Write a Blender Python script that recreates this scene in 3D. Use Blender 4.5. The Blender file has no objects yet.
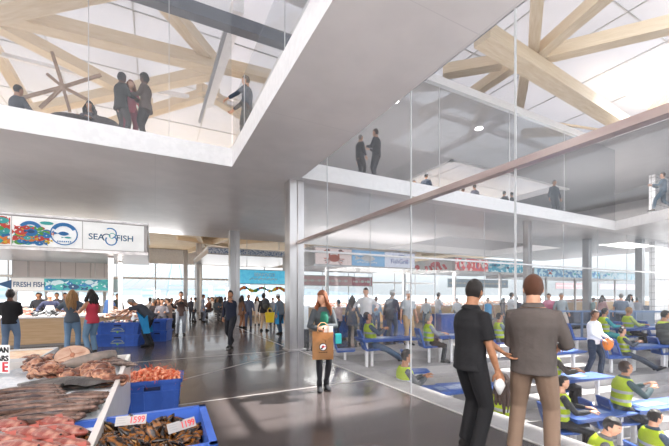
import bpy, bmesh, math, random
from mathutils import Vector, Matrix, noise, Euler
PI = math.pi
C = bpy.context.scene.collection
V = Vector
R = random.Random(7)
# ---------------------------------------------------------------- camera model (669 x 446)
FX = 345.0; YAW = math.radians(27.5); EYE = 1.62; CX = 334.5; HY = 294.0
FW = V((math.sin(YAW), math.cos(YAW), 0)); RT = V((math.cos(YAW), -math.sin(YAW), 0))
def P(px, py, D):
    return FW * D + RT * ((px - CX) / FX * D) + V((0, 0, EYE + (HY - py) / FX * D))
def G(px, py, z=0.0):
    return P(px, py, (EYE - z) * FX / (py - HY))
def PY(px, py, y):
    """the point in column px, row py, that lies on the vertical plane world Y = y"""
    d = P(px, py, 1.0) ; return P(px, py, y / d.y)
cam_d = bpy.data.cameras.new('camera'); cam = bpy.data.objects.new('camera', cam_d); C.objects.link(cam)
cam.location = (0, 0, EYE); cam.rotation_euler = (PI / 2, 0, -YAW)
cam_d.sensor_width = 36; cam_d.lens = FX / 669 * 36; cam_d.shift_y = (HY - 223) / 669; cam_d.clip_end = 2000; cam_d.clip_start = .05
bpy.context.scene.camera = cam
# ---------------------------------------------------------------- materials
def lin(c):
    if isinstance(c, str):
        c = tuple(int(c[i:i + 2], 16) / 255 for i in (0, 2, 4))
    return tuple((x / 12.92 if x <= .04045 else ((x + .055) / 1.055) ** 2.4) for x in c[:3])
MC = {}
def mat(name, col, rough=.6, metal=0., col2=None, scale=8., bump=0., bscale=40., spec=.5, coat=0., stretch=None, detail=4., ramp=(.4, .6), trans=0., sheen=0.):
    if name in MC: return MC[name]
    m = bpy.data.materials.new(name); m.use_nodes = True; nt = m.node_tree; N = nt.nodes; L = nt.links
    b = N['Principled BSDF']; c = lin(col) + (1,)
    b.inputs['Base Color'].default_value = c; b.inputs['Roughness'].default_value = rough; b.inputs['Metallic'].default_value = metal
    b.inputs['Specular IOR Level'].default_value = spec; b.inputs['Coat Weight'].default_value = coat
    tc = N.new('ShaderNodeTexCoord'); mp = N.new('ShaderNodeMapping'); L.new(tc.outputs['Object'], mp.inputs[0])
    if stretch: mp.inputs['Scale'].default_value = stretch
    c2 = lin(col2) + (1,) if col2 else tuple(x * .94 for x in c[:3]) + (1,)
    n = N.new('ShaderNodeTexNoise'); n.inputs['Scale'].default_value = scale; n.inputs['Detail'].default_value = detail; L.new(mp.outputs[0], n.inputs[0])
    r = N.new('ShaderNodeValToRGB'); r.color_ramp.elements[0].position = ramp[0]; r.color_ramp.elements[1].position = ramp[1]
    r.color_ramp.elements[0].color = c; r.color_ramp.elements[1].color = c2
    L.new(n.outputs['Fac'], r.inputs[0]); L.new(r.outputs[0], b.inputs['Base Color'])
    if bump:
        n2 = N.new('ShaderNodeTexNoise'); n2.inputs['Scale'].default_value = bscale; n2.inputs['Detail'].default_value = 3; L.new(mp.outputs[0], n2.inputs[0])
        bp = N.new('ShaderNodeBump'); bp.inputs['Strength'].default_value = bump; bp.inputs['Distance'].default_value = .02
        L.new(n2.outputs['Fac'], bp.inputs['Height']); L.new(bp.outputs[0], b.inputs['Normal'])
    if trans:
        t = N.new('ShaderNodeBsdfTranslucent'); t.inputs[0].default_value = c; mx = N.new('ShaderNodeMixShader'); mx.inputs[0].default_value = trans
        L.new(b.outputs[0], mx.inputs[1]); L.new(t.outputs[0], mx.inputs[2]); L.new(mx.outputs[0], N['Material Output'].inputs[0])
    MC[name] = m; return m
def glass_mat(name, clear=.9, tint=(.93, .95, .96), milk=.05, gloss=1.5, rough=.0):
    m = bpy.data.materials.new(name); m.use_nodes = True; nt = m.node_tree; N = nt.nodes; L = nt.links
    N.remove(N['Principled BSDF']); out = N['Material Output']
    t = N.new('ShaderNodeBsdfTransparent'); t.inputs[0].default_value = tint + (1,)
    d = N.new('ShaderNodeBsdfDiffuse'); d.inputs[0].default_value = (.8, .82, .84, 1)
    g = N.new('ShaderNodeBsdfGlossy'); g.inputs['Roughness'].default_value = rough
    m1 = N.new('ShaderNodeMixShader'); m1.inputs[0].default_value = milk  # white diffuse share puts a washed-out haze into the glass
    lw = N.new('ShaderNodeLayerWeight'); lw.inputs[0].default_value = .5
    pw = N.new('ShaderNodeMath'); pw.operation = 'POWER'; pw.inputs[1].default_value = 4; L.new(lw.outputs['Facing'], pw.inputs[0])
    fr = N.new('ShaderNodeMapRange'); fr.inputs['To Min'].default_value = .025 * gloss; fr.inputs['To Max'].default_value = .28; L.new(pw.outputs[0], fr.inputs[0])
    m2 = N.new('ShaderNodeMixShader')
    L.new(t.outputs[0], m1.inputs[1]); L.new(d.outputs[0], m1.inputs[2]); L.new(fr.outputs[0], m2.inputs[0])
    L.new(m1.outputs[0], m2.inputs[1]); L.new(g.outputs[0], m2.inputs[2]); L.new(m2.outputs[0], out.inputs[0])
    MC[name] = m; return m
def grid_mat(name, col, line, sx, sy, sz, w=.03, rough=.4, metal=0):
    """panels with thin joints: object coordinates, spacing in metres along each axis (0 = none)"""
    m = mat(name, col, rough, metal, scale=1.5); nt = m.node_tree; N = nt.nodes; L = nt.links; b = N['Principled BSDF']
    src = b.inputs['Base Color'].links[0].from_socket
    tc = N.new('ShaderNodeTexCoord'); sp = N.new('ShaderNodeSeparateXYZ'); L.new(tc.outputs['Object'], sp.inputs[0]); acc = None
    for i, s in enumerate((sx, sy, sz)):
        if not s: continue
        a = N.new('ShaderNodeMath'); a.operation = 'DIVIDE'; a.inputs[1].default_value = s; L.new(sp.outputs[i], a.inputs[0])
        f = N.new('ShaderNodeMath'); f.operation = 'FRACT'; L.new(a.outputs[0], f.inputs[0])
        g = N.new('ShaderNodeMath'); g.operation = 'LESS_THAN'; g.inputs[1].default_value = w / s; L.new(f.outputs[0], g.inputs[0])
        if acc:
            h = N.new('ShaderNodeMath'); h.operation = 'MAXIMUM'; L.new(acc, h.inputs[0]); L.new(g.outputs[0], h.inputs[1]); acc = h.outputs[0]
        else: acc = g.outputs[0]
    mx = N.new('ShaderNodeMix'); mx.data_type = 'RGBA'; mx.inputs['B'].default_value = lin(line) + (1,) if not isinstance(line, str) else lin(line) + (1,)
    L.new(acc, mx.inputs['Factor']); L.new(src, mx.inputs['A']); L.new(mx.outputs['Result'], b.inputs['Base Color'])
    return m
# ---------------------------------------------------------------- mesh helpers
def tag(o, label=None, cat=None, group=None, kind=None):
    if label: o['label'] = label
    if cat: o['category'] = cat
    if group: o['group'] = group
    if kind: o['kind'] = kind
    return o
def obj(name, bm, m, parent=None, smooth=False, loc=None, rz=None):
    if isinstance(bm, bpy.types.Mesh): me = bm
    else:
        bmesh.ops.recalc_face_normals(bm, faces=bm.faces[:]) if not bm.get('keep') else None
        me = bpy.data.meshes.new(name); bm['b'].to_mesh(me) if isinstance(bm, dict) else bm.to_mesh(me); bm.free()
    me.materials.clear() if not isinstance(m, (list, tuple)) else None
    if isinstance(m, (list, tuple)):
        for k in m: me.materials.append(k)
    else: me.materials.append(m)
    if smooth: me.polygons.foreach_set('use_smooth', [True] * len(me.polygons))
    o = bpy.data.objects.new(name, me); C.objects.link(o)
    if parent: o.parent = parent
    if loc is not None: o.location = loc
    if rz is not None: o.rotation_euler = (0, 0, rz)
    return o
class BM:
    """thin wrapper so that shapes can be piled into one mesh"""
    def __init__(s): s.b = bmesh.new()
    def box(s, x0, x1, y0, y1, z0, z1, mi=0, M=None):
        p = [(x0, y0, z0), (x1, y0, z0), (x1, y1, z0), (x0, y1, z0), (x0, y0, z1), (x1, y0, z1), (x1, y1, z1), (x0, y1, z1)]
        return s.hexa(p, mi, M)
    def hexa(s, p, mi=0, M=None):
        v = [s.b.verts.new(M @ V(q) if M else V(q)) for q in p]
        for f in ((3, 2, 1, 0), (4, 5, 6, 7), (0, 1, 5, 4), (1, 2, 6, 5), (2, 3, 7, 6), (3, 0, 4, 7)):
            s.b.faces.new([v[i] for i in f]).material_index = mi
        return s
    def poly(s, pts, mi=0):
        s.b.faces.new([s.b.verts.new(V(q)) for q in pts]).material_index = mi; return s
    def prism(s, pts, h, mi=0, M=None):
        """pts: list of 3-D points in one plane; h: extrusion vector"""
        h = V(h); a = [s.b.verts.new(M @ V(q) if M else V(q)) for q in pts]; b = [s.b.verts.new(M @ (V(q) + h) if M else V(q) + h) for q in pts]; n = len(pts)
        s.b.faces.new(a[::-1]).material_index = mi; s.b.faces.new(b).material_index = mi
        for i in range(n): s.b.faces.new([a[i], a[(i + 1) % n], b[(i + 1) % n], b[i]]).material_index = mi
        return s
    def rings(s, rings, n=12, mi=0, cap=True):
        """rings: (centre, u, v) with u, v vectors of the half axes"""
        rows = []
        for c, u, v in rings:
            rows.append([s.b.verts.new(V(c) + V(u) * math.cos(2 * PI * k / n) + V(v) * math.sin(2 * PI * k / n)) for k in range(n)])
        for a, b in zip(rows, rows[1:]):
            for k in range(n):
                s.b.faces.new([a[k], a[(k + 1) % n], b[(k + 1) % n], b[k]]).material_index = mi
        if cap:
            s.b.faces.new(rows[0][::-1]).material_index = mi; s.b.faces.new(rows[-1]).material_index = mi
        return s
    def tube(s, pts, rad, n=10, mi=0, cap=True, round_=False):
        pts = [V(p) for p in pts]
        if not isinstance(rad, (list, tuple)): rad = [rad] * len(pts)
        rad = [(r, r) if not isinstance(r, tuple) else r for r in rad]
        up = None; rs = []
        for i, p in enumerate(pts):
            d = (pts[min(i + 1, len(pts) - 1)] - pts[max(i - 1, 0)]).normalized()
            if up is None:
                up = V((0, 0, 1)) if abs(d.z) < .9 else V((0, 1, 0))
            u = d.cross(up).normalized(); up = u.cross(d).normalized()
            rs.append((p, u * rad[i][0], up * rad[i][1], d))
        if round_:
            a = rs[0]; z = rs[-1]; ra = min(rad[0]); rz_ = min(rad[-1])
            rs = [(a[0] - a[3] * ra * .75, a[1] * .5, a[2] * .5, a[3])] + rs + [(z[0] + z[3] * rz_ * .75, z[1] * .5, z[2] * .5, z[3])]
        return s.rings([r[:3] for r in rs], n, mi, cap)
    def ball(s, c, r, nu=12, nv=8, mi=0, M=None, f=None):
        """f(unit vector) -> scale vector or scalar"""
        if not isinstance(r, (tuple, list)): r = (r, r, r)
        c = V(c); rows = []
        for j in range(1, nv):
            th = PI * j / nv; row = []
            for i in range(nu):
                ph = 2 * PI * i / nu; d = V((math.sin(th) * math.cos(ph), math.sin(th) * math.sin(ph), math.cos(th)))
                p = V((d.x * r[0], d.y * r[1], d.z * r[2]))
                if f: p = f(d, p)
                row.append(s.b.verts.new((M @ p if M else p) + c))
            rows.append(row)
        def pole(z):
            d = V((0, 0, z)); p = V((0, 0, z * r[2]))
            if f: p = f(d, p)
            return s.b.verts.new((M @ p if M else p) + c)
        t = pole(1); b = pole(-1)
        for i in range(nu):
            k = (i + 1) % nu
            s.b.faces.new([t, rows[0][i], rows[0][k]]).material_index = mi
            s.b.faces.new([b, rows[-1][k], rows[-1][i]]).material_index = mi
            for j in range(len(rows) - 1):
                s.b.faces.new([rows[j][i], rows[j + 1][i], rows[j + 1][k], rows[j][k]]).material_index = mi
        return s
    def cyl(s, c, r, h, n=24, mi=0, r2=None):
        r2 = r if r2 is None else r2
        return s.rings([(V(c), V((r, 0, 0)), V((0, r, 0))), (V(c) + V((0, 0, h)), V((r2, 0, 0)), V((0, r2, 0)))], n, mi)
    def bar(s, a, b, w, h, mi=0):
        """rectangular bar from a to b, w wide (horizontally), h deep"""
        a = V(a); b = V(b); d = (b - a).normalized(); u = d.cross(V((0, 0, 1)))
        u = (u.normalized() if u.length > 1e-4 else V((1, 0, 0))); v = u.cross(d).normalized()
        u *= w / 2; v *= h / 2
        return s.hexa([a - u - v, a + u - v, b + u - v, b - u - v, a - u + v, a + u + v, b + u + v, b - u + v], mi)
    def mesh(s, name='m'):
        bmesh.ops.recalc_face_normals(s.b, faces=s.b.faces[:]); me = bpy.data.meshes.new(name); s.b.to_mesh(me); s.b.free(); return me
    def put(s, name, m, parent=None, smooth=False, loc=None, rz=None, bevel=0):
        if bevel:
            es = [e for e in s.b.edges if len(e.link_faces) == 2 and e.calc_face_angle(0) > .5]
            bmesh.ops.recalc_face_normals(s.b, faces=s.b.faces[:])
            bmesh.ops.bevel(s.b, geom=es, offset=bevel, segments=2, profile=.7, affect='EDGES', clamp_overlap=True)
        return obj(name, s.mesh(name), m, parent, smooth, loc, rz)
def thing(name, loc, rz=0, label=None, cat=None, group=None):
    o = bpy.data.objects.new(name, None); C.objects.link(o); o.location = loc; o.rotation_euler = (0, 0, rz); o.empty_display_size = .1
    return tag(o, label, cat, group)
KIDS = {}
def kids(o): return [c for c in bpy.data.objects if c.parent == o]
def proto_kids(o):
    if o.name not in KIDS: KIDS[o.name] = kids(o)
    return KIDS[o.name]
def dup(root, loc, rot=(0, 0, 0), scale=1, label=None, group=None):
    r = root.copy(); C.objects.link(r); r.location = loc; r.rotation_euler = rot
    r.scale = (scale,) * 3 if not isinstance(scale, tuple) else scale
    if label: r['label'] = label
    if group: r['group'] = group
    for ch in proto_kids(root):
        c = ch.copy(); C.objects.link(c); c.parent = r
        for g in proto_kids(ch):
            d = g.copy(); C.objects.link(d); d.parent = c
    return r
def struct(name, bm, m, parent=None, **k):
    o = bm.put(name, m, parent, **k)
    if not parent: o['kind'] = 'structure'
    return o
def remesh(me, vox, smooth=3):
    o = bpy.data.objects.new('tmp', me); C.objects.link(o)
    a = o.modifiers.new('r', 'REMESH'); a.mode = 'VOXEL'; a.voxel_size = vox; a.use_smooth_shade = True
    if smooth:
        b = o.modifiers.new('s', 'SMOOTH'); b.iterations = smooth; b.factor = .5
    dg = bpy.context.evaluated_depsgraph_get(); dg.update()
    r = bpy.data.meshes.new_from_object(o.evaluated_get(dg)); bpy.data.objects.remove(o); bpy.data.meshes.remove(me)
    return r
def text(s, size, m, parent, loc, rot, name='lettering', depth=.004, align='CENTER', sx=1.0):
    c = bpy.data.curves.new(name, 'FONT'); c.body = s; c.size = size; c.extrude = depth; c.offset = size * .012; c.align_x = align; c.align_y = 'CENTER'
    c.materials.append(m); o = bpy.data.objects.new(name, c); C.objects.link(o); o.parent = parent; o.location = loc; o.scale = (1, 1, 1)
    dg = bpy.context.evaluated_depsgraph_get(); dg.update(); me = bpy.data.meshes.new_from_object(o.evaluated_get(dg)); bpy.data.objects.remove(o)
    n = bpy.data.objects.new(name, me); C.objects.link(n); n.parent = parent; n.location = loc; n.rotation_euler = rot; n.scale = (sx, 1, 1); return n
def lit(m, k=.35):  # adds emission to sign colours to brighten them; no lamp inside
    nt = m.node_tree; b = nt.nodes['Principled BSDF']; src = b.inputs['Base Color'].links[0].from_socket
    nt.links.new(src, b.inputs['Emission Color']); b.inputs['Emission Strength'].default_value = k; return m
# ---------------------------------------------------------------- palette
soffit = grid_mat('soffit_metal', 'dfd9d8', 'd0caca', 3.6, 3.0, 0, w=.012, rough=.34)
white = mat('white_paint', 'f2efee', .45)
steel = mat('brushed_steel', 'cfcbca', .28, .75, 'b5b0af', 3, stretch=(1, 1, .15))
darksteel = mat('dark_steel', '73767c', .4, .2)
timber = mat('laminated_timber', 'dcb98c', .6, 0, 'c79f70', 3, stretch=(1, 1, 14), detail=6, ramp=(.3, .7))
timber_x = mat('laminated_timber_beam', 'eedcc2', .6, 0, 'dfc8a6', 5, stretch=(.35, 3, 9), detail=6, ramp=(.3, .7))
roofm = mat('roof_membrane', 'dedde0', .7, trans=.24, scale=.5)
ply = mat('counter_ply', 'd6b68e', .5, 0, 'c7a379', 3, stretch=(.6, 1, 9), ramp=(.35, .65))
conc = mat('pale_concrete', 'a9a5a3', .7, 0, '989492', 2.2, bump=.05, bscale=14)
blue = mat('crate_blue', '3b62b8', .38, 0, '365aac', 5)
seatblue = mat('seat_blue', '3a5ea8', .4, 0, '34569c', 4)
skyblue = lit(mat('sign_blue', '4fb2d6', .4, 0, '63c0dd', 4), .25)  # glow added to lift a sign that faces away from the light
black = mat('black', '17171a', .6); dark = mat('dark_grey', '3a3a3e', .6)
signwhite = mat('sign_white', 'ecebe9', .4, scale=2); red = mat('print_red', 'c8313a', .5)
navyprint = mat('print_navy', '1f5c86', .5); lightgrey = mat('light_grey', 'c9c8c8', .5)
G_WALL = glass_mat('hall_glass', milk=.014, tint=(.975, .98, .985), gloss=1.28)
G_UP = glass_mat('balcony_glass', milk=.04, tint=(.93, .94, .945), gloss=1.35)
G_DARK = glass_mat('mezzanine_glass', milk=.02, tint=(.84, .85, .86), gloss=1.35)
# ================================================================ THE BUILDING
ZS, ZT = 4.88, 5.35            # slab soffit and the floor above it
GX, GY = 3.65, 9.0             # glass wall plane, void edge
def slab(xs, ys, holes, z0, z1, skew=None):
    b = BM(); vs = {}
    def vt(i, j, z):
        k = (i, j, z)
        if k not in vs:
            x, y = xs[i], ys[j]
            if skew: x, y = skew(x, y)
            vs[k] = b.b.verts.new((x, y, z))
        return vs[k]
    full = lambda i, j: 0 <= i < len(xs) - 1 and 0 <= j < len(ys) - 1 and not any(a <= (xs[i] + xs[i + 1]) / 2 <= c and d <= (ys[j] + ys[j + 1]) / 2 <= e for a, c, d, e in holes)
    for i in range(len(xs) - 1):
        for j in range(len(ys) - 1):
            if not full(i, j): continue
            for z in (z0, z1): b.b.faces.new([vt(i, j, z), vt(i + 1, j, z), vt(i + 1, j + 1, z), vt(i, j + 1, z)])
            for (di, dj, p, q) in ((-1, 0, (0, 0), (0, 1)), (1, 0, (1, 0), (1, 1)), (0, -1, (0, 0), (1, 0)), (0, 1, (0, 1), (1, 1))):
                if not full(i + di, j + dj):
                    f = b.b.faces.new([vt(i + p[0], j + p[1], z0), vt(i + q[0], j + q[1], z0), vt(i + q[0], j + q[1], z1), vt(i + p[0], j + p[1], z1)])
                    f.material_index = 1
    return b
LV = (-9, 1.75, 3.0, 9.05)     # the void over the market side
RV = (GX, 20.9, -8, GY)        # the tall void over the auction hall
FH = (14.6, 25.5, 14.2, 20.0)
sk = lambda x, y: (x - (9 - y) * .45, y) if (abs(x - 20.9) < .01 and y < 9) else (x, y)
struct('ceiling', slab([-16, -9, 1.75, GX, 14.6, 20.9, 25.5, 34], [-8, 3.0, GY, 9.05, 14.2, 20.0, 20.8], [LV, (GX, 20.9, -8, GY), FH], ZS, ZT, sk), [soffit, white])
UH = [(8.3, 19.2, -8, 9.2), (14.6, 25.5, 14, 20), (-16, 3.6, -8, 34)]
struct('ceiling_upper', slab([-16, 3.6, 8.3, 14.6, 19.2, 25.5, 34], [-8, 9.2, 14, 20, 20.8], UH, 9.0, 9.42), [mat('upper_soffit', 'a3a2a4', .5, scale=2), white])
# floors
def floor_mat():
    m = mat('polished_concrete', '4b4443', .2, 0, '3f3938', 1.3, bump=.012, bscale=3, coat=.15, detail=8, ramp=(.3, .75)); nt = m.node_tree; N = nt.nodes; L = nt.links
    b = N['Principled BSDF']; n = N.new('ShaderNodeTexNoise'); n.inputs['Scale'].default_value = 2.2; n.inputs['Detail'].default_value = 8
    tc = N.new('ShaderNodeTexCoord'); L.new(tc.outputs['Object'], n.inputs[0]); mr = N.new('ShaderNodeMapRange')
    mr.inputs['To Min'].default_value = .12; mr.inputs['To Max'].default_value = .32; L.new(n.outputs['Fac'], mr.inputs[0]); L.new(mr.outputs[0], b.inputs['Roughness'])
    return m
fm = floor_mat()
struct('floor', BM().box(-16, GX, -8, 20.8, -.3, 0), fm)
struct('floor_far', BM().box(-16, GX, 20.8, 44, -.3, 0).box(GX, 40, 9.0, 44, -.3, 0), fm)
jm = mat('floor_joint_strip', 'b9b4b0', .4, .3)
fj = BM()
for a, b_ in (((-2, 5.55), (GX, 5.48)), ((.1, 6.85), (3.5, 9.3)), ((-8, 9.5), (3.5, 9.42)), ((3.55, 9.6), (3.55, 20)), ((-6, 14.1), (3.5, 14.1)), ((.45, 7.1), (.45, 5.5))):
    if a != (.45, 7.1): fj.bar(V(a + (.001,)), V(b_ + (.001,)), .022, .004)
struct('trim_1', fj, jm)
# stepped hall floor
AN = math.radians(-10.6); TD = V((math.cos(AN), math.sin(AN), 0)); TN = V((-math.sin(AN), math.cos(AN), 0))
def TP(s, t, z=0): return TD * s + TN * t + V((0, 0, z))
T0, TSTEP, Z0, ZSTEP = 7.6, 1.05, -.2, .38
def row_z(k): return Z0 - ZSTEP * k
hall = BM()
hall.box(GX, 4.15, -3, 9.0, -3.2, 0)
def cut_row(t0, t1, z0, z1):
    """a tread between t0 and t1, its west end cut along x = 4.15"""
    def at(t): return (4.15 - TN.x * t) / TD.x
    p = [TP(at(t0), t0), TP(24, t0), TP(24, t1), TP(at(t1), t1)]
    hall.hexa([V((q.x, q.y, z0)) for q in p] + [V((q.x, q.y, z1)) for q in p])
for k in range(9):
    cut_row(T0 - TSTEP * k, T0 - TSTEP * (k - 1) + .02, -4.2, row_z(k))
    cut_row(T0 - TSTEP * (k - 1) - .42, T0 - TSTEP * (k - 1) + .02, row_z(k), row_z(k) + ZSTEP / 2) if k else None
cut_row(T0 + TSTEP, T0 + TSTEP + 5.2, -.3, -.005)
struct('floor_hall_tiers', hall, conc)
struct('trim_2', BM().box(GX - .015, GX + .015, -3, 9.35, 0, .012), mat('glass_channel', 'd5d2cf', .3, .5))
# roof membrane with openings added to place the sun patches
rs_ = slab([-20, 10.4, 12.2, 13.4, 13.9, 17.5, 18.2, 24, 44], [-10, -.5, 2.5, 3.5, 4.0, 4.6, 5.6, 6.2, 8.6, 12, 34], [(10.4, 13.4, 4.0, 5.6), (13.9, 17.5, -.5, 3.5), (13.9, 17.5, 4.0, 4.6), (18.2, 24, -.5, 3.5), (18.2, 24, 4.0, 8.6)], 11.6, 11.75)
struct('roof', rs_, [roofm, white])
# glazing above and beside
def pane(name, x0, y0, x1, y1, z0, z1, m, th=.02, seams=(), seam_m=None):
    a = V((x0, y0, 0)); b = V((x1, y1, 0)); d = (b - a).normalized(); u = V((-d.y, d.x, 0)) * th / 2
    g = BM().hexa([a - u + V((0, 0, z0)), b - u + V((0, 0, z0)), b + u + V((0, 0, z0)), a + u + V((0, 0, z0)), a - u + V((0, 0, z1)), b - u + V((0, 0, z1)), b + u + V((0, 0, z1)), a + u + V((0, 0, z1))])
    o = struct(name, g, m)
    if seams:
        s = BM()
        for t in seams:
            p = a + (b - a) * t; s.bar(p + V((0, 0, z0)), p + V((0, 0, z1)), .014, .022)
        s.put('glass_joint', seam_m or lightgrey, o)
    return o
pane('window_1', GX, -2, GX, 9.2, 0.02, ZS, G_WALL, seams=[(y + 2) / 11.2 for y in (2.54, 4.35, 7.39)], seam_m=mat('silicone_joint', 'c9cbcc', .4))
pane('window_2', GX, 9.4, 34, 9.4, 0.02, ZS, G_WALL, seams=[(x - GX) / 30.35 for x in (6.2, 9, 11.6, 17, 20, 23)])
pane('window_3', GX + .05, 9.05, 20.9, 9.05, ZT, 9.0, G_DARK, seams=[.3, .52, .74])
pane('window_4', -9, 9.12, 1.75, 9.12, ZT, 9.6, G_UP, seams=[(x + 9) / 10.75 for x in (-1.28, .3)], seam_m=lightgrey)
pane('window_5', 1.8, 3.0, 1.8, 9.12, ZT, 6.6, G_UP, seams=[.35, .8])
pane('window_6', 20.9, 9.05, 17.8, 2.2, ZT, 6.7, G_UP)
# transoms of the hall glass
tr = mat('transom_bronze', 'a99590', .3, .6, 'c4b4ae', 2, stretch=(1, .3, 1))
struct('trim_3', BM().box(GX - .06, GX + .06, -2, 9.2, 3.05, 3.13), tr)
struct('trim_4', BM().box(GX, 34, 9.35, 9.45, 2.86, 2.92), white)
# columns
def column(x, y, z0, z1, r=.2, m=steel):
    b = BM(); b.box(x - r, x - r * .15, y - r, y + r, z0, z1); b.box(x + r * .15, x + r, y - r, y + r, z0, z1); b.box(x - r * .2, x + r * .2, y - r * .8, y + r * .8, z0, z1)
    b.box(x - r * 1.25, x + r * 1.25, y - r * 1.25, y + r * 1.25, z0, z0 + .04)
    o = struct('pillar', b, m); return o
column(3.6, 9.45, 0, ZS, .215)
column(3.65, 18.3, 0, ZS, .24)
p = P(199, 294, 31); column(p.x, p.y, 0, 6.4, .24)
p = P(185.5, 294, 36); column(p.x, p.y, 0, 6.2, .2)
p = PY(527.5, 294, 9.7); column(p.x, p.y, 0, ZS, .13)
for px in (587, 640):
    p = P(px, 294, 20.5); column(p.x, p.y, 0, ZS, .17, mat('grey_steel', 'a9abae', .4, .2))
# white tiled service tower beyond the hall
tile = grid_mat('tower_tile', 'f6f5f6', '9f9da0', .55, .55, .42, w=.03, rough=.35)
c0 = P(649, 294, 21.5)
struct('wall_tower', BM().box(c0.x, c0.x + 7, c0.y - .3, c0.y, 0, ZS).box(c0.x, c0.x + 7, c0.y - .3, c0.y, ZT, 9.0), tile)
struct('wall_north', BM().box(3.6, 34, 20.75, 20.9, ZT, 9.0), mat('pale_wall', 'd9d7d8', .6))
struct('wall_east', BM().box(33.8, 34, -8, 9, -1, 9).box(33.8, 34, 9, 20.9, ZT, 9), mat('pale_wall', 'd9d7d8', .6))
# steel ring under the roof glass on the mezzanine
r1 = BM(); r1.bar((-6, 9.95, 9.1), (3.6, 9.75, 9.1), .3, .34)
struct('beam_steel_ring', r1, darksteel); struct('beam_steel_side', BM().bar((1.78, 9.95, 9.1), (1.72, 16, 9.1), .09, .12), mat('mid_steel', 'a5a7ab', .4, .2))
struct('beam_roof_edge', BM().bar((2.1, 9.9, 9.8), (2.1, 16, 10.0), .3, .4).bar((2.0, 9.5, 10.5), (8.2, 9.5, 10.5), .4, .5), white)
# upper hole frames
struct('trim_5', BM().box(14.4, 25.7, 13.8, 14.0, 8.9, 9.5).box(14.4, 14.6, 13.8, 20, 8.9, 9.5), white)
# roof timbers
def beam(a, b, w=.5, h=.55, m=timber_x, name='roof_beam'):
    d = (b - a); o = BM().box(0, d.length, -w / 2, w / 2, -h / 2, h / 2).put(name, m, bevel=.02)
    o.location = a; o.rotation_mode = 'QUATERNION'; o.rotation_quaternion = d.to_track_quat('X', 'Z'); o['kind'] = 'structure'; return o
def ex(a, b, k0, k1): return a + (b - a) * -k0, b + (b - a) * k1
def pb(p, q, z=10.6, w=.5, h=.5, k0=0, k1=0, m=timber_x):
    a, b = ex(G(*p, z), G(*q, z), k0, k1); return beam(a, b, w, h, m)
pb((487, 38), (640, 135), 10.2, .62, .5, .02, .1)
nd = (531, 56)
pb((533, 58), (538, -14), 10.75, .36, .4); pb((535, 56), (606, -6), 10.7, .42, .4, 0, .3); pb((536, 57), (690, 20), 10.7, .46, .45, 0, .2)
pb((443, 72), (502, 62), 10.8, .5, .4); pb((470, 95), (512, 66), 10.8, .4, .4, .2); pb((519, 110), (526, 66), 10.75, .36, .4, .4)
pb((646, 122), (690, 60), 10.8, .4, .4, .3); pb((600, 130), (520, 118), 10.9, .1, .1)
# above the market void
pb((-20, 8), (212, 65), 10.3, .52, .45, .1, .02); pb((-14, 18), (150, 104), 10.7, .45, .4, .1); pb((172, 12), (214, 62), 10.6, .42, .4, .6)
pb((100, 96), (214, 72), 10.6, .42, .4, .8); pb((-20, 12), (90, -14), 10.0, .6, .5, 0, .5); pb((-6, 48), (28, 105), 11.0, .4, .3, .2)
pb((0, 54), (84, 75), 10.9, .14, .14, .2, .5, white); pb((160, 92), (232, 104), 10.9, .16, .16, .3, .3, white); pb((84, 72), (150, 112), 10.9, .16, .14, .1, .1, white)
pb((214, 64), (290, 82), 10.6, .45, .4, 0, .4); pb((206, 92), (260, 126), 10.9, .4, .4, .1, .3)
pb((128, 118), (200, 96), 10.9, .4, .4, .8, .2)
# beam node reflection built as a solid star of struts
st = thing('reflected_star', P(63, 87, 10.2), 0, 'star of brown struts built after a beam node reflection above the upper dining tables', 'strut star')
for (x, y) in ((52, 52), (101, 75), (22, 98), (70, 112), (47, 74), (40, 108), (88, 100)):
    a = P(63, 87, 10.2); e = P(x, y, 10.2 + (x - 60) * .01); BM().bar(V((0, 0, 0)), e - a, .07, .08).put('strut', mat('reflected_timber', 'a08470', .6, 0, 'b3957e', 4), st)
BM().ball((0, 0, 0), .1).put('hub', MC['reflected_timber'], st, True)
# thin joints between roof panels
rj = BM()
for k in range(12):
    x = -10 + 3.1 * k; rj.box(x, x + .05, -8, 30, 11.57, 11.6)
for k in range(9):
    rj.box(-16, 40, -2 + 4 * k, -1.95 + 4 * k, 11.57, 11.6)
struct('roof_joint', rj, lightgrey)
# lower timber roof beyond the slab
fr = slab([-20, -8, -6.5, 3.4, 5.2, 14, 16.5, 40], [20.8, 23.5, 26, 30, 33, 42], [(-8, -6.5, 26, 30), (3.4, 5.2, 23.5, 26), (14, 16.5, 26, 30)], 6.5, 6.6)
struct('roof_outer', fr, [mat('timber_ceiling', 'ecd8b8', .7, 0, 'e0c59c', 1.5, stretch=(1, 6, 1)), white])
for k in range(9):
    x = -14 + k * 5.2; beam(V((x, 20.9, 6.3)), V((x + (3.5 if k % 2 else -3.5), 41, 6.3)), .35, .4)
    beam(V((x, 31, 6.2)), V((x + 5.2, 25 + (k % 2) * 9, 6.2)), .3, .35)
struct('trim_6', BM().box(-20, 40, 41.8, 42.2, 4.9, 6.6).box(-20, 40, 41.9, 42.1, 3.2, 3.4), white)
gl = BM()
for k in range(16): gl.box(-20 + 4 * k, -19.9 + 4 * k, 41.95, 42.05, 0, 5)
struct('trim_7', gl, lightgrey)
for x0, x1 in ((-40, -12.5), (40, 60)): pass
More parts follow.
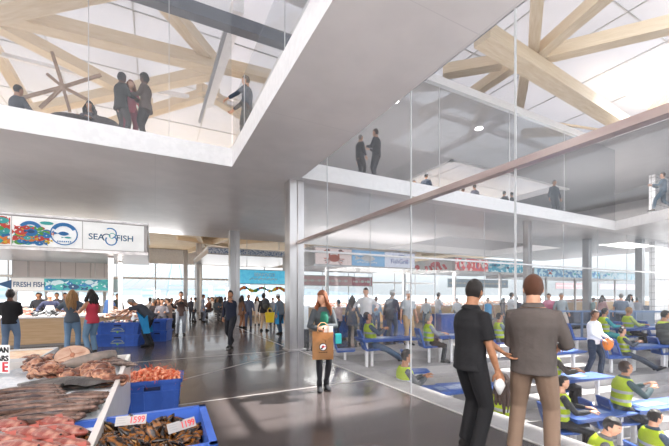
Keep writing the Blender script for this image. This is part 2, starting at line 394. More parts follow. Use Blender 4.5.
# recessed lamps in the mezzanine ceiling and the soffits
lampm = bpy.data.materials.new('lamp_glow'); lampm.use_nodes = True
e_ = lampm.node_tree.nodes['Principled BSDF']; e_.inputs['Emission Color'].default_value = (1, .97, .92, 1); e_.inputs['Emission Strength'].default_value = 6
dl = None
spots = [(G(395, 100, 9.0), 'round recessed lamp in the upper ceiling above the two men in suits'), (G(479, 128, 9.0), 'round recessed lamp in the grey upper ceiling beside the timber opening')]
for q, lb in spots:
    t = thing('downlight', (q.x, q.y, 8.99), 0, lb, 'light', 'recessed ceiling lamps')
    BM().cyl((0, 0, -.02), .15, .015, 24).put('lamp_disc', lampm, t); BM().rings([((0, 0, -.03), (.18, 0, 0), (0, .18, 0)), ((0, 0, 0), (.18, 0, 0), (0, .18, 0))], 24, cap=False).put('ring', white, t)
# outside: quay, water, bridge, skyline
struct('ground_quay', BM().box(-60, 90, 44, 70, -.3, -.02), mat('quay_paving', 'a8a5a2', .7))
struct('water', BM().box(-400, 500, 70, 900, -2, -1.5), mat('harbour_water', '8e999e', .25, bump=.1, bscale=.6))
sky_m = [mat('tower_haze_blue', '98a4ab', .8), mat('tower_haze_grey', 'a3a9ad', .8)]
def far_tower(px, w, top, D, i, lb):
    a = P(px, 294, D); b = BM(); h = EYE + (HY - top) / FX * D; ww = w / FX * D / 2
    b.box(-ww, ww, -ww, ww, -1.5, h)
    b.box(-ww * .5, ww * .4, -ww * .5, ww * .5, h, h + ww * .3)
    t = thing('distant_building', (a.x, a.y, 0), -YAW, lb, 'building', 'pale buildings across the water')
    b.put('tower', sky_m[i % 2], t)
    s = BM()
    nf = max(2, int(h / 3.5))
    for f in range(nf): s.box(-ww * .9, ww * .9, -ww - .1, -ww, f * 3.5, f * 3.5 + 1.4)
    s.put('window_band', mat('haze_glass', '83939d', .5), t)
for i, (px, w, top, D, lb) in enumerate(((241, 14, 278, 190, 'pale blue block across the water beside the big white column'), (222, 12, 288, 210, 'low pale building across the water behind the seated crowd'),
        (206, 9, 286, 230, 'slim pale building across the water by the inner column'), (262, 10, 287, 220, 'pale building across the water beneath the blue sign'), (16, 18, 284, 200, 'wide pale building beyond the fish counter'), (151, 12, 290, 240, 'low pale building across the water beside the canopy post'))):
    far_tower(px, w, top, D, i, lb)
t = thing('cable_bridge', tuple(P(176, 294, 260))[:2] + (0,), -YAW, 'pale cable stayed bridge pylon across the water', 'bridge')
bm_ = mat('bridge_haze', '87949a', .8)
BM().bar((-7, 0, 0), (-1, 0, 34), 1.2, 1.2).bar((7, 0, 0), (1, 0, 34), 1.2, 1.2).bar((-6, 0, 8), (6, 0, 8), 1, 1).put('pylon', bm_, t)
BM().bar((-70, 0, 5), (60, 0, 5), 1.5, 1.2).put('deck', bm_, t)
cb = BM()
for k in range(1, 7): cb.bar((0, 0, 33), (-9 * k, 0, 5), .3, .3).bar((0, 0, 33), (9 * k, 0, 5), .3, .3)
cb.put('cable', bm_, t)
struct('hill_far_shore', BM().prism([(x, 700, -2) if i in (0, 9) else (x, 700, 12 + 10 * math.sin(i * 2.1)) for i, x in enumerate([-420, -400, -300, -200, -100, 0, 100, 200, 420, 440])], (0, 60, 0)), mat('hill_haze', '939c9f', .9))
# ---------------------------------------------------------------- light
w = bpy.data.worlds.new('sky'); bpy.context.scene.world = w; w.use_nodes = True
nt = w.node_tree; bg = nt.nodes['Background']
tcw = nt.nodes.new('ShaderNodeTexCoord'); sxyz = nt.nodes.new('ShaderNodeSeparateXYZ'); rw = nt.nodes.new('ShaderNodeValToRGB')
nt.links.new(tcw.outputs['Generated'], sxyz.inputs[0]); nt.links.new(sxyz.outputs[2], rw.inputs[0]); nt.links.new(rw.outputs[0], bg.inputs[0])
rw.color_ramp.elements[0].color = (.31, .333, .345, 1); rw.color_ramp.elements[1].color = (2.0, 2.1, 2.25, 1); rw.color_ramp.elements[0].position = .02; rw.color_ramp.elements[1].position = .7
bg.inputs[1].default_value = 1.0
s = bpy.data.lights.new('sun', 'SUN'); s.energy = 8.5; s.angle = math.radians(1.2); s.color = (1, .97, .93); so = bpy.data.objects.new('sun', s); C.objects.link(so)
sd = V((-math.cos(math.radians(50)), 0.0, -math.sin(math.radians(50)))); so.rotation_euler = sd.to_track_quat('-Z', 'Y').to_euler()
def up_fill(name, x, y, z, sx, sy, e):  # area fill added to brighten the soffits from below; no fixture modelled
    a = bpy.data.lights.new(name, 'AREA'); a.shape = 'RECTANGLE'; a.size = sx; a.size_y = sy; a.energy = e; a.color = (1, .97, .95)
    o = bpy.data.objects.new(name, a); C.objects.link(o); o.location = (x, y, z); o.rotation_euler = (PI, 0, 0)
up_fill('up_fill_behind', -3, -4, 2.9, 10, 6, 1050)  # added fill behind the camera; no stall stands there
up_fill('up_fill_hall', 11, 16.5, 4.05, 9, 3, 40)
up_fill('up_fill_market', -3, 24, 4.4, 9, 5, 330)
def down_fill(name, x, y, z, sx, sy, e):  # area fill added to brighten dark zones from above; no fixture modelled
    a = bpy.data.lights.new(name, 'AREA'); a.shape = 'RECTANGLE'; a.size = sx; a.size_y = sy; a.energy = e; a.color = (1, .97, .93)
    o = bpy.data.objects.new(name, a); C.objects.link(o); o.location = (x, y, z)
down_fill('fill_fish_stall', -4, 15.0, 2.86, 7, 3, 230)
down_fill('fill_crab_stall', 9.5, 16.6, 2.95, 5, 2, 130)
down_fill('fill_long_stall', 17, 16.4, 2.95, 5, 2, 130)
down_fill('fill_tower', 27.5, 7.6, 4.8, 4, 1.5, 220)  # added to brighten the tower tiles
down_fill('fill_blue_shop', 8, 25.5, 3.9, 4, 2, 40)
down_fill('fill_mezzanine', 10, 12.5, 8.9, 5, 3, 260)  # added to brighten the dark mezzanine beyond its recessed lamps
down_fill('fill_mezzanine_east', 23, 11.5, 8.9, 4, 3, 200)
up_fill('up_fill_west', -10.5, 7, 2.4, 3, 8, 420)
sc = bpy.context.scene; sc.view_settings.view_transform = 'Standard'; sc.view_settings.look = 'None'; sc.view_settings.exposure = 1.5; sc.view_settings.gamma = 1
sc.cycles.max_bounces = 8; sc.cycles.transparent_max_bounces = 16; sc.cycles.diffuse_bounces = 5; sc.cycles.sample_clamp_indirect = 6
# ================================================================ PEOPLE
SKIN = {'light': mat('skin_light', 'dca98c', .5, 0, 'cf9a7c', 12), 'tan': mat('skin_tan', 'b98564', .5, 0, 'aa7757', 12), 'dark': mat('skin_dark', '6b4634', .5, 0, '5c3b2b', 12)}
HAIRM = {'black': mat('hair_black', '1c1715', .45, 0, '2c2420', 60, stretch=(6, 6, 1), bump=.7, bscale=60), 'brown': mat('hair_brown', '4a3022', .5, 0, '36221a', 60, stretch=(6, 6, 1), bump=.7, bscale=60),
         'auburn': mat('hair_auburn', 'ab6539', .45, 0, '6d3820', 40, stretch=(6, 6, 1), bump=.7, bscale=60, ramp=(.35, .6)), 'grey': mat('hair_grey', '8d8883', .5), 'blond': mat('hair_blond', 'b08a5a', .5, 0, '8f6c42', 50, stretch=(6, 6, 1), bump=.7, bscale=60),
         'ginger': mat('hair_ginger', '6f4530', .5, 0, '57331f', 70, stretch=(4, 4, 2), bump=.7, bscale=70)}
EYEW = mat('eye_white', 'e8e4e0', .2); EYED = mat('eye_iris', '2d221c', .15); LIP = mat('lips', 'a8625a', .4)
def cloth(col, v=None, sc=5, bump=.5): return mat('cloth_' + col, col, .85, 0, v or None, sc, bump=bump, bscale=11)
def vest_mat():
    m = mat('hi_vis_vest', 'dcf03c', .6, 0, 'cfe430', 5, bump=.4, bscale=11); nt = m.node_tree; N = nt.nodes; L = nt.links; b = N['Principled BSDF']
    src = b.inputs['Base Color'].links[0].from_socket; tc = N.new('ShaderNodeTexCoord'); sp = N.new('ShaderNodeSeparateXYZ'); L.new(tc.outputs['Generated'], sp.inputs[0])
    r = N.new('ShaderNodeValToRGB'); r.color_ramp.interpolation = 'CONSTANT'
    e = r.color_ramp.elements; e[0].color = (0, 0, 0, 1); e[1].color = (1, 1, 1, 1); e[1].position = .16
    for p_, c_ in ((.26, 0), (.46, 1), (.56, 0)):
        q = e.new(p_); q.color = (c_,) * 3 + (1,)
    L.new(sp.outputs[2], r.inputs[0]); mx = N.new('ShaderNodeMix'); mx.data_type = 'RGBA'; mx.inputs['B'].default_value = lin('d8dade') + (1,)
    L.new(r.outputs[0], mx.inputs['Factor']); L.new(src, mx.inputs['A']); L.new(mx.outputs['Result'], b.inputs['Base Color']); return m
VEST = vest_mat()
def ik(a, b, l1, l2, hint):
    d = b - a; L_ = min(d.length, (l1 + l2) * .995); d.normalize(); b = a + d * L_
    k = (l1 * l1 - l2 * l2 + L_ * L_) / (2 * L_); h = math.sqrt(max(l1 * l1 - k * k, 0)); hn = V(hint) - d * V(hint).dot(d); hn.normalize()
    return a + d * k + hn * h, b
def rotm(yaw, pitch, roll=0): return Matrix.Rotation(math.radians(yaw), 3, 'Z') @ Matrix.Rotation(math.radians(-pitch), 3, 'X') @ Matrix.Rotation(math.radians(roll), 3, 'Y')
def head_mesh(b, c, M, s, nu, nv, fem=False, mi=0):
    """c = centre of the skull, M = rotation, faces +Y"""
    def f(d, p):
        x, y, z = d
        jaw = max(0, -z - .05)
        p.x *= 1 - .42 * jaw ** 1.2; 
        if y > 0: p.y *= 1 - .10 * jaw
        else: p.y *= 1 - .55 * jaw
        if z > 0: p.z *= 1.0
        g = lambda cx, cz, sx, sz: math.exp(-((x - cx) / sx) ** 2 - ((z - cz) / sz) ** 2) if y > 0 else 0
        p.y += .026 * g(0, -.18, .13, .14) + .010 * g(0, 0, .09, .22) - .011 * (g(.36, .02, .17, .12) + g(-.36, .02, .17, .12)) + .007 * g(0, .22, .5, .1) + .008 * g(0, -.48, .26, .09) + .012 * g(0, -.85, .3, .16)
        p.x += (.004 if x > 0 else -.004) * (g(.55, -.2, .2, .2) + g(-.55, -.2, .2, .2))
        return p * s
    M4 = M.to_4x4()
    b.ball(c, (.077, .096, .122), nu, nv, mi, M4, f)
    for sx in (-1, 1):
        b.ball(c + M @ V((sx * .077, -.008, -.012)) * s, (.009 * s, .019 * s, .031 * s), 8, 6, mi, M4 @ Matrix.Rotation(sx * .35, 4, 'Z'))
        if nu > 14:
            b.ball(c + M @ V((sx * .0285, .0765, .006)) * s, (.0125 * s, .009 * s, .0085 * s), 8, 6, 1, M4)
            b.ball(c + M @ V((sx * .0285, .0830, .006)) * s, (.0058 * s, .0045 * s, .006 * s), 8, 6, 2, M4)
            b.tube([c + M @ V((sx * .012, .090, .026)) * s, c + M @ V((sx * .03, .088, .031)) * s, c + M @ V((sx * .047, .075, .025)) * s], .0035 * s, 6, 2)
    if nu > 14:
        b.ball(c + M @ V((0, .0905, -.052)) * s, (.023 * s, .006 * s, .0055 * s), 10, 6, 3, M4)
def hand_mesh(b, w, d, n, s, curl, side, detail, mi=0):
    """w wrist, d direction of the fingers, n palm normal (fingers curl towards n)"""
    d = V(d).normalized(); n = V(n); n = (n - d * n.dot(d)).normalized(); x = d.cross(n) * side       # x points to the thumb side
    k = 10 if detail else 7
    b.rings([(w - d * .02 * s, x * .026 * s, n * .02 * s), (w + d * .02 * s, x * .033 * s, n * .017 * s), (w + d * .06 * s, x * .042 * s, n * .015 * s), (w + d * .092 * s, x * .041 * s, n * .012 * s), (w + d * .1 * s, x * .036 * s, n * .007 * s)], k, mi)
    for i, (off, ln, r) in enumerate(((.031, .072, .0088), (.0105, .082, .009), (-.0105, .076, .0086), (-.030, .060, .0078))):
        q = w + d * .088 * s + x * off * s; a = curl * .5 + .1; pts = [q - d * .02 * s, q]; dd = d
        for seg in (.45, .32, .25):
            dd = (d * math.cos(a) + n * math.sin(a)).normalized(); q = q + dd * ln * seg * s; pts.append(q); a += curl * .75
        b.tube(pts, [r * s, r * s, r * .97 * s, r * .9 * s, r * .72 * s], 7 if detail else 5, mi, True, True)
    q = w + d * .022 * s + x * .022 * s; td = (d * .62 + x * .68 + n * .35).normalized(); t2 = (d * .85 + x * .25 + n * (.3 + curl * .4)).normalized()
    b.tube([q, q + td * .038 * s, q + td * .038 * s + t2 * .032 * s, q + td * .038 * s + t2 * .055 * s], [.014 * s, .0125 * s, .0105 * s, .008 * s], 7 if detail else 5, mi, True, True)
PEOPLE = {}
def person(loc, face, label, H=1.75, fem=False, skin='tan', hair='short', hc='black', top='333333', sleeve='long', bottom='2b2f3a', legs='trousers', shoe='1d1b1a', lean=0, side=0, twist=0,
           pelvis=None, feet=None, hands=None, hyaw=0, hpitch=0, vest=False, tl=.0, det=1, apron=None, hat=None, elbows=None, palms=None, curl=.5, inner=None, seated=False, fat=1.0, cat='person', footdir=None, knees=None, group=None, belt=False, topvar=None, hdir=None):
    """loc: floor point under the pelvis (world). face: degrees, 0 faces world +Y, positive turns to +X. feet/hands: local points for H = 1.75 (x right, y forward)."""
    s = H / 1.75
    root = thing('person', loc, -math.radians(face), label, cat, group)
    pz = pelvis if pelvis is not None else .93
    pel = V((0, 0, pz)) if not isinstance(pz, (tuple, list)) else V(pz)
    T = rotm(twist, lean, side)
    def tp(x, y, z): return pel + T @ V((x, y, z - .95))                      # torso coordinates, z as when standing upright
    sh = .150 if fem else .178; hipx = .088
    hf = fat
    feet = feet or ((-.11, -.03, .08), (.12, .06, .08)); hands = hands or ((-.30, .05, .84), (.30, .08, .84))
    feet = [V(q) for q in feet]; hands = [V(q) for q in hands]
    elbows = elbows or ((-.5, -1, -.2), (.5, -1, -.2)); knees = knees or ((-.12, 1, .1), (.12, 1, .1))
    hip = [pel + V((-hipx, 0, -.03)), pel + V((hipx, 0, -.03))]
    kn = []; an = []
    for i in (0, 1):
        k, a = ik(hip[i], feet[i], .43, .42, V(knees[i])); kn.append(k); an.append(a)
    shd = [tp(-sh, 0, 1.385), tp(sh, 0, 1.385)]; el = []; wr = []
    for i in (0, 1):
        k, a = ik(shd[i], hands[i], .285, .255, V(elbows[i])); el.append(k); wr.append(a)
    S = lambda q: V(q) * s
    # -- torso profile
    if fem: prof = [(.84, .08, .075), (.90, .165, .115), (.97, .168, .115), (1.07, .128, .092), (1.16, .125, .092), (1.27, .150, .118), (1.36, .145, .1), (1.41, .115, .08), (1.44, .075, .062), (1.465, .055, .054)]
    else: prof = [(.84, .09, .08), (.90, .155, .115), (.98, .160, .115), (1.08, .150, .108), (1.17, .158, .112), (1.28, .182, .122), (1.36, .175, .112), (1.41, .14, .09), (1.445, .095, .072), (1.475, .066, .062)]
    def torso(b, e, z0=0, z1=9, n=16, flare=0, mi=0):
        rr = []
        for z, rx, ry in prof:
            if z0 <= z <= z1: rr.append((S(tp(0, -.004, z)), T @ V((1, 0, 0)) * (rx * hf + e) * s, T @ V((0, 1, 0)) * (ry * hf + e) * s))
        b.rings(rr, n, mi)
    def sleeve_tube(b, i, e, full, cuff=True):
        a, k, w_ = shd[i], el[i], wr[i]; inn = tp((-1, 1)[i] * .09, 0, 1.39)
        if full: b.tube([S(inn), S(a), S(a.lerp(k, .5)), S(k), S(k.lerp(w_, .5)), S(k.lerp(w_, .93))], [(.042 + e) * s, (.050 + e) * s, (.048 + e) * s, (.044 + e) * s, (.04 + e) * s, (.031 + e) * s], 10)
        else: b.tube([S(inn), S(a), S(a.lerp(k, .45)), S(a.lerp(k, .8))], [(.042 + e) * s, (.050 + e) * s, (.053 + e) * s, (.056 + e) * s], 10)
    vox = {3: .011, 2: .018, 1: .022, 0: .03}[det] * s
    # -- body
    b = BM(); torso(b, 0)
    nb = tp(0, 0, 1.44); hc_ = tp(0, .035, 1.635)
    HM = T @ rotm(hyaw, 0) @ rotm(0, hpitch)
    if hdir is not None: HM = rotm(hdir, hpitch)
    hc_ = tp(0, .015, 1.535) + HM @ V((0, .018, .085))
    b.tube([S(nb), S(tp(0, .008, 1.51)), S(hc_ - HM @ V((0, .02, .03)))], [.066 * s * (.82 if fem else 1), .060 * s * (.8 if fem else 1), .058 * s * (.8 if fem else 1)], 12)
    for i in (0, 1):
        inn = tp((-1, 1)[i] * .09, 0, 1.39)
        b.tube([S(inn), S(shd[i]), S(shd[i].lerp(el[i], .4)), S(el[i]), S(el[i].lerp(wr[i], .35)), S(wr[i])], [.05 * s, .053 * s, .046 * s, .037 * s, .038 * s, .024 * s], 12)
        b.tube([S(hip[i] + V((0, 0, .03))), S(hip[i].lerp(kn[i], .25)), S(hip[i].lerp(kn[i], .6)), S(kn[i]), S(kn[i].lerp(an[i], .3)), S(kn[i].lerp(an[i], .75)), S(an[i])], [.088 * s, .086 * s, .07 * s, .054 * s, .055 * s, .038 * s, .036 * s], 12)
    me = remesh(b.mesh(), vox * 1.1, 3)
    b = BM(); b.b.from_mesh(me); bpy.data.meshes.remove(me)
    head_mesh(b, S(hc_), HM, s, 26 if det >= 2 else 14, 20 if det >= 2 else 10, fem)
    for i in (0, 1):
        d = (wr[i] - el[i]).normalized()
        pn = V(palms[i]) if palms and palms[i] else (V((1 - 2 * i, .25, 0)) if abs(d.z) > .6 else V((0, 0, -1)))
        if det >= 1: hand_mesh(b, S(wr[i]), d, pn, s, curl, (1, -1)[i], det >= 2)
        else: b.ball(S(wr[i] + d * .07), .045 * s, 8, 6)
    b.put('body', [SKIN[skin], EYEW, EYED, LIP], root, True)
    # -- clothes
    e = .014
    tm = cloth(top, topvar)
    if vest: e = .012
    b = BM(); zb = .90 - tl * .0
    rr = []
    for z, rx, ry in prof:
        if .83 <= z <= 1.44: rr.append((S(tp(0, -.004, z)), T @ V((1, 0, 0)) * (rx * hf + e) * s, T @ V((0, 1, 0)) * (ry * hf + e) * s))
    rr[0] = (S(tp(0, -.004, .845)), T @ V((1, 0, 0)) * (prof[1][1] * hf + e + .008) * s, T @ V((0, 1, 0)) * (prof[1][2] * hf + e + .008) * s)
    if tl: rr = rr[1:]
    rr.append((S(tp(0, 0, 1.468)), T @ V((1, 0, 0)) * .066 * s, T @ V((0, 1, 0)) * .064 * s))
    if tl:       # a coat or long top hanging below the hips
        z, rx, ry = prof[1]; rr = [(S(pel + V((0, -.01, .90 - .95 - tl))), V((1, 0, 0)) * (rx + e + .02 + tl * .12) * s, V((0, 1, 0)) * (ry + e + .025 + tl * .1) * s)] + rr
    b.rings(rr, 18)
    if sleeve != 'none':
        for i in (0, 1): sleeve_tube(b, i, .010 if sleeve == 'long' else .013, sleeve == 'long')
    me = remesh(b.mesh(), vox, 4)
    obj('shirt' if not tl else 'coat', me, tm, root, True)
    if det >= 2 and inner:      # open front showing the top beneath
        b = BM(); b.rings([(S(tp(0, .028, z)), T @ V((1, 0, 0)) * (rx * w_) * s, T @ V((0, 1, 0)) * (ry + .003) * s) for z, rx, ry, w_ in ((.95, .16, .122, .7), (1.07, .128, .108, .72), (1.17, .125, .108, .72), (1.27, .15, .13, .66), (1.34, .145, .108, .6), (1.385, .12, .085, .6))], 16)
        b.put('inner_top', cloth(inner), root, True)
    if det >= 2 and sleeve != 'none' and not inner and not fem:      # collar
        b = BM(); rr = []
        b.rings([(S(tp(0, 0, 1.445)), T @ V((.078, 0, 0)) * s, T @ V((0, .072, 0)) * s), (S(tp(0, -.004, 1.49)), T @ V((.066, 0, 0)) * s, T @ V((0, .064, 0)) * s), (S(tp(0, -.01, 1.475)), T @ V((.086, 0, 0)) * s, T @ V((0, .08, 0)) * s), (S(tp(0, -.01, 1.45)), T @ V((.1, 0, 0)) * s, T @ V((0, .09, 0)) * s)], 20, cap=False)
        b.put('collar', tm, root, True)
    bmt = cloth(bottom)
    if legs != 'none':
        b = BM(); e2 = .010 if legs == 'tights' else .017
        rr = [(S(pel + V((0, 0, -.11))), V((.08, 0, 0)) * s, V((0, .075, 0)) * s)]
        b.rings(rr + [(S(tp(0, -.004, z)), T @ V((1, 0, 0)) * (rx * hf + .009) * s, T @ V((0, 1, 0)) * (ry * hf + .009) * s) for z, rx, ry in prof if .88 <= z <= 1.0] + [(S(tp(0, 0, 1.03)), T @ V((.155, 0, 0)) * s, T @ V((0, .11, 0)) * s)], 16)
        for i in (0, 1):
            kk = 1.0 if legs != 'shorts' else .0; A = kn[i].lerp(an[i], .98)
            rads = [.092 + e2 * .3, .088 + e2 * .6, .072 + e2, .056 + e2, .053 + e2, .043 + e2 * 1.4, .040 + e2 * 1.6] if legs != 'tights' else [.092, .089, .073, .057, .058, .042, .038]
            b.tube([S(hip[i] + V((0, 0, .03))), S(hip[i].lerp(kn[i], .25)), S(hip[i].lerp(kn[i], .6)), S(kn[i]), S(kn[i].lerp(an[i], .3)), S(kn[i].lerp(an[i], .75)), S(A)], [q * s for q in rads], 12)
        obj('trousers' if legs != 'tights' else 'tights', remesh(b.mesh(), vox, 3), bmt, root, True)
    fd0 = footdir or (-6, 8)
    for i in (0, 1):
        yaw = math.radians(-fd0[i]); u = V((math.cos(yaw), math.sin(yaw), 0)); fdir = V((-math.sin(yaw), math.cos(yaw), 0))
        a = an[i]; pitch = 0
        sh_ = (an[i] - kn[i]).normalized(); up = V((0, 0, 1))
        if sh_.z > -.72:     # leg stretched out: the foot follows the shin
            up = (-sh_ * .8 + V((0, 0, .6))).normalized(); fdir = (fdir - up * fdir.dot(up)).normalized(); u = fdir.cross(up).normalized()
        g = a - up * .08
        b = BM()
        def sr(y, w_, h0, h1): return (S(g + fdir * y + up * (h0 + h1) / 2), u * w_ * s, up * (h1 - h0) / 2 * s)
        b.rings([sr(-.065, .018, .015, .05), sr(-.055, .034, 0, .09), sr(-.01, .040, 0, .115), sr(.045, .040, 0, .095), (sr(.10, .047, 0, .068)), sr(.16, .044, 0, .052), sr(.192, .026, .004, .04), sr(.2, .01, .012, .03)], 12)
        b.put('shoe', cloth(shoe, bump=.1), root, True)
        if legs == 'tights' and det >= 2:
            b = BM(); b.tube([S(an[i] + V((0, 0, -.02))), S(an[i].lerp(kn[i], .22))], [.05 * s, .052 * s], 14); b.put('boot_shaft', cloth(shoe, bump=.1), root, True)
    if vest:
        b = BM()
        n = 24; rows = []
        for z, rx, ry in [q for q in prof if .95 <= q[0] <= 1.44] + [(1.455, .10, .068)]:
            row = []
            for k in range(n + 1):
                ang = PI / 2 + .28 + (2 * PI - .56) * k / n
                if z > 1.3: ang = PI / 2 + .28 + (z - 1.3) * 3 + (2 * PI - .56 - (z - 1.3) * 6) * k / n
                q = tp(0, -.004, z) + T @ V(((rx + .028) * math.cos(ang), (ry + .03) * math.sin(ang), 0)); row.append(b.b.verts.new(S(q)))
            rows.append(row)
        for r0, r1 in zip(rows, rows[1:]):
            for k in range(n):
                b.b.faces.new([r0[k], r0[k + 1], r1[k + 1], r1[k]])
        bmesh.ops.solidify(b.b, geom=b.b.faces[:], thickness=.006)
        b.put('safety_vest', VEST, root, True)
    if apron:
        b = BM(); rr = []
        b.prism([S(tp(-.17, .135, 1.32)) if 0 else S(tp(-.10, .142, 1.32)), S(tp(.10, .142, 1.32)), S(tp(.19, .13, 1.02)), S(pel + V((.20, .15, -.5))), S(pel + V((-.20, .15, -.5))), S(tp(-.19, .13, 1.02))], V((0, .012, 0)))
        b.prism([S(tp(-.175, .0, 1.02)), S(tp(-.19, .13, 1.02)), S(pel + V((-.20, .15, -.5))), S(pel + V((-.185, -.02, -.5)))], V((-.01, 0, 0)))
        b.prism([S(tp(.175, .0, 1.02)), S(tp(.19, .13, 1.02)), S(pel + V((.20, .15, -.5))), S(pel + V((.185, -.02, -.5)))], V((.01, 0, 0)))
        b.put('apron', cloth(apron, bump=.15), root)
    # -- hair
    hm = HAIRM[hc]; HM4 = HM.to_4x4(); sd = R.random() * 50
    if hair != 'bald':
        vol = {'short': 1.085, 'buzz': 1.045, 'curly': 1.26, 'long': 1.13, 'bun': 1.1, 'bob': 1.16, 'pony': 1.1}.get(hair, 1.08)
        b = BM()
        def fh(d, p):
            nz = noise.noise(d * (5 if hair in ('curly',) else 3) + V((sd, 0, 0)))
            amp = .10 if hair == 'curly' else .035
            line = .30 - (.18 if d.y > .3 else 0) * 0
            p = p * (vol + nz * amp)
            # keep the hair off the face: pull front-low vertices inside the skull
            fz = d.z; fy = d.y
            lowlim = (.42 + .12 * abs(d.x)) if fy > .35 else (.0 if fy > -.05 else -.55)
            if fz < lowlim: 
                kf = min(1, (lowlim - fz) / .22); p = p * (1 - .22 * kf)
            jaw = max(0, -d.z - .05)
            p.x *= 1 - .3 * jaw
            if d.y < 0: p.y *= 1 - .5 * jaw
            return p * s
        b.ball(S(hc_) + HM @ V((0, -.004, .004)) * s, (.079, .097, .123), 26 if det >= 2 else 16, 20 if det >= 2 else 12, 0, HM4, fh)
        if hair in ('long', 'bob'):
            L2 = .30 if hair == 'long' else .14; nl = 15 if det >= 2 else 9
            for k in range(nl):
                a0 = math.radians(-98 + 196 * k / (nl - 1)) ; dx = math.sin(a0); dy = -math.cos(a0)
                w0 = hc_ + HM @ V((dx * .07, dy * .078, .04)); drop = tp(dx * .115, dy * .10 + (.05 if dy > -.3 else -.03), 1.50 - L2 * (.75 + .35 * R.random()))
                mid = w0.lerp(drop, .5) + V((dx, dy, 0)) * .03
                r_ = .026 if det >= 2 else .034
                wob = [V((R.uniform(-.02, .02), R.uniform(-.02, .02), 0)) for _ in range(3)]
                b.tube([S(w0), S(w0.lerp(mid, .5) + wob[0]), S(mid + wob[1]), S(mid.lerp(drop, .55) + wob[2]), S(drop)], [r_ * s * q for q in (.9, 1.15, 1.2, 1, .4)], 8, 0, True, True)
        if hair == 'bun': b.ball(S(hc_ + HM @ V((0, -.09, .06))), .04 * s, 10, 8)
        if hair == 'pony': b.tube([S(hc_ + HM @ V((0, -.09, .03))), S(hc_ + HM @ V((0, -.14, -.05))), S(tp(0, -.15, 1.38))], [.03 * s, .035 * s, .015 * s], 8, 0, True, True)
        if det >= 2 and hair != 'long':
            obj('hair', b.mesh(), hm, root, True)
        else: b.put('hair', hm, root, True)
    if hat:
        b = BM(); q = S(hc_)
        if hat in ('cap', 'capdark'):
            b.ball(q + HM @ V((0, -.005, .045)) * s, (.092 * s, .108 * s, .092 * s), 14, 8, 0, HM4, lambda d, p: V((p.x, p.y, max(p.z, -.01))))
            b.prism([q + HM @ V((x_ * .08, .09 + .07 * math.cos(x_ * 1.3), .04)) * s for x_ in (-1, -.5, 0, .5, 1)] + [q + HM @ V((.07, .05, .04)) * s, q + HM @ V((-.07, .05, .04)) * s], HM @ V((0, 0, .008)))
        b.put('cap', cloth('eeeeee' if hat == 'cap' else '26272b', bump=.1), root, True)
    return root, dict(wr=[S(q) for q in wr], el=[S(q) for q in el], s=s, tp=lambda x, y, z: S(tp(x, y, z)), M=Matrix.Translation(V(loc)) @ Matrix.Rotation(-math.radians(face), 4, 'Z'))
def stand_at(px, feet_y, z=0.0):
    """the floor point seen in column px with its feet at row feet_y"""
    return G(px, feet_y, z)
def face_to(loc, px_dir):
    """degrees for person() so that it faces: 0 away from the camera, 180 towards it, 90 to the picture's right, -90 to its left"""
    v = V((loc[0], loc[1], 0)); return math.degrees(math.atan2(v.x, v.y)) + px_dir
def hand_world(info, i, off=(0, 0, 0)): return info['M'] @ (info['wr'][i] + V(off))
# ---------------------------------------------------------------- the three large figures
# man in a black polo, seen from behind, looking to the side
l = stand_at(470, 452); l = V((l.x, l.y, 0))
blackman, bi = person(l, face_to(l, 52), 'man in black polo shirt and black trousers standing behind the hall glass line', 1.80, skin='tan', hair='buzz', hc='black', top='1b1b1e', sleeve='short', bottom='17171a', shoe='141313',
    det=3, feet=((-.10, .02, .08), (.13, -.03, .08)), hands=((.22, .22, 1.0), (.22, .14, .84)), fat=1.05, hyaw=22, hpitch=4, curl=.45, elbows=((-.2, -.6, -1), (.3, -1, 0)), palms=((.6, .4, 0), (-1, .3, 0)), lean=2)
# his folded paper cup
q = hand_world(bi, 1, (0, .02, -.10)); 
pc = thing('paper_cup', (q.x, q.y, q.z - .10), 0, 'white paper cone held low by the man in the black polo', 'paper')
BM().rings([((0, 0, -.03), (.012, 0, 0), (0, .012, 0)), ((0, 0, .06), (.06, 0, 0), (0, .05, 0)), ((0, 0, .10), (.045, 0, 0), (0, .04, 0)), ((0, 0, .13), (.02, 0, 0), (0, .02, 0))], 10).put('cone', signwhite, pc, True)
l = G(533, 462, 0); 
greyman, gi = person(l, face_to(l, 8), 'man in grey brown long sleeved shirt and tan trousers seen from behind', 1.83, skin='light', hair='short', hc='ginger', top='5f5753', sleeve='long', bottom='8a7361', shoe='3a2a20', topvar='57504c',
    det=3, feet=((-.16, 0, .08), (.15, .02, .08)), hands=((-.10, .24, 1.10), (.20, .26, 1.06)), hyaw=22, hpitch=-4, elbows=((-.25, -.5, -1), (.5, -.45, -1)), fat=1.12, curl=.8)
# woman with the paper carrier bag
l = G(323, 389, 0)
baglady, wi = person(l, face_to(l, 168), 'woman with long auburn hair in grey cardigan and green top holding a paper bag', 1.70, fem=True, skin='light', hair='long', hc='auburn', top='474c50', sleeve='long', bottom='24242a', legs='tights', shoe='15151a',
    det=3, feet=((-.055, 0, .08), (.075, .07, .08)), hands=((.02, .27, 1.12), (.06, .24, 1.06)), hyaw=-58, hpitch=4, inner='1c6b55', tl=.20, elbows=((-1, -.6, -.2), (1, -.5, -.2)), curl=.7, palms=((0, 0, -1), (0, 0, -1)))
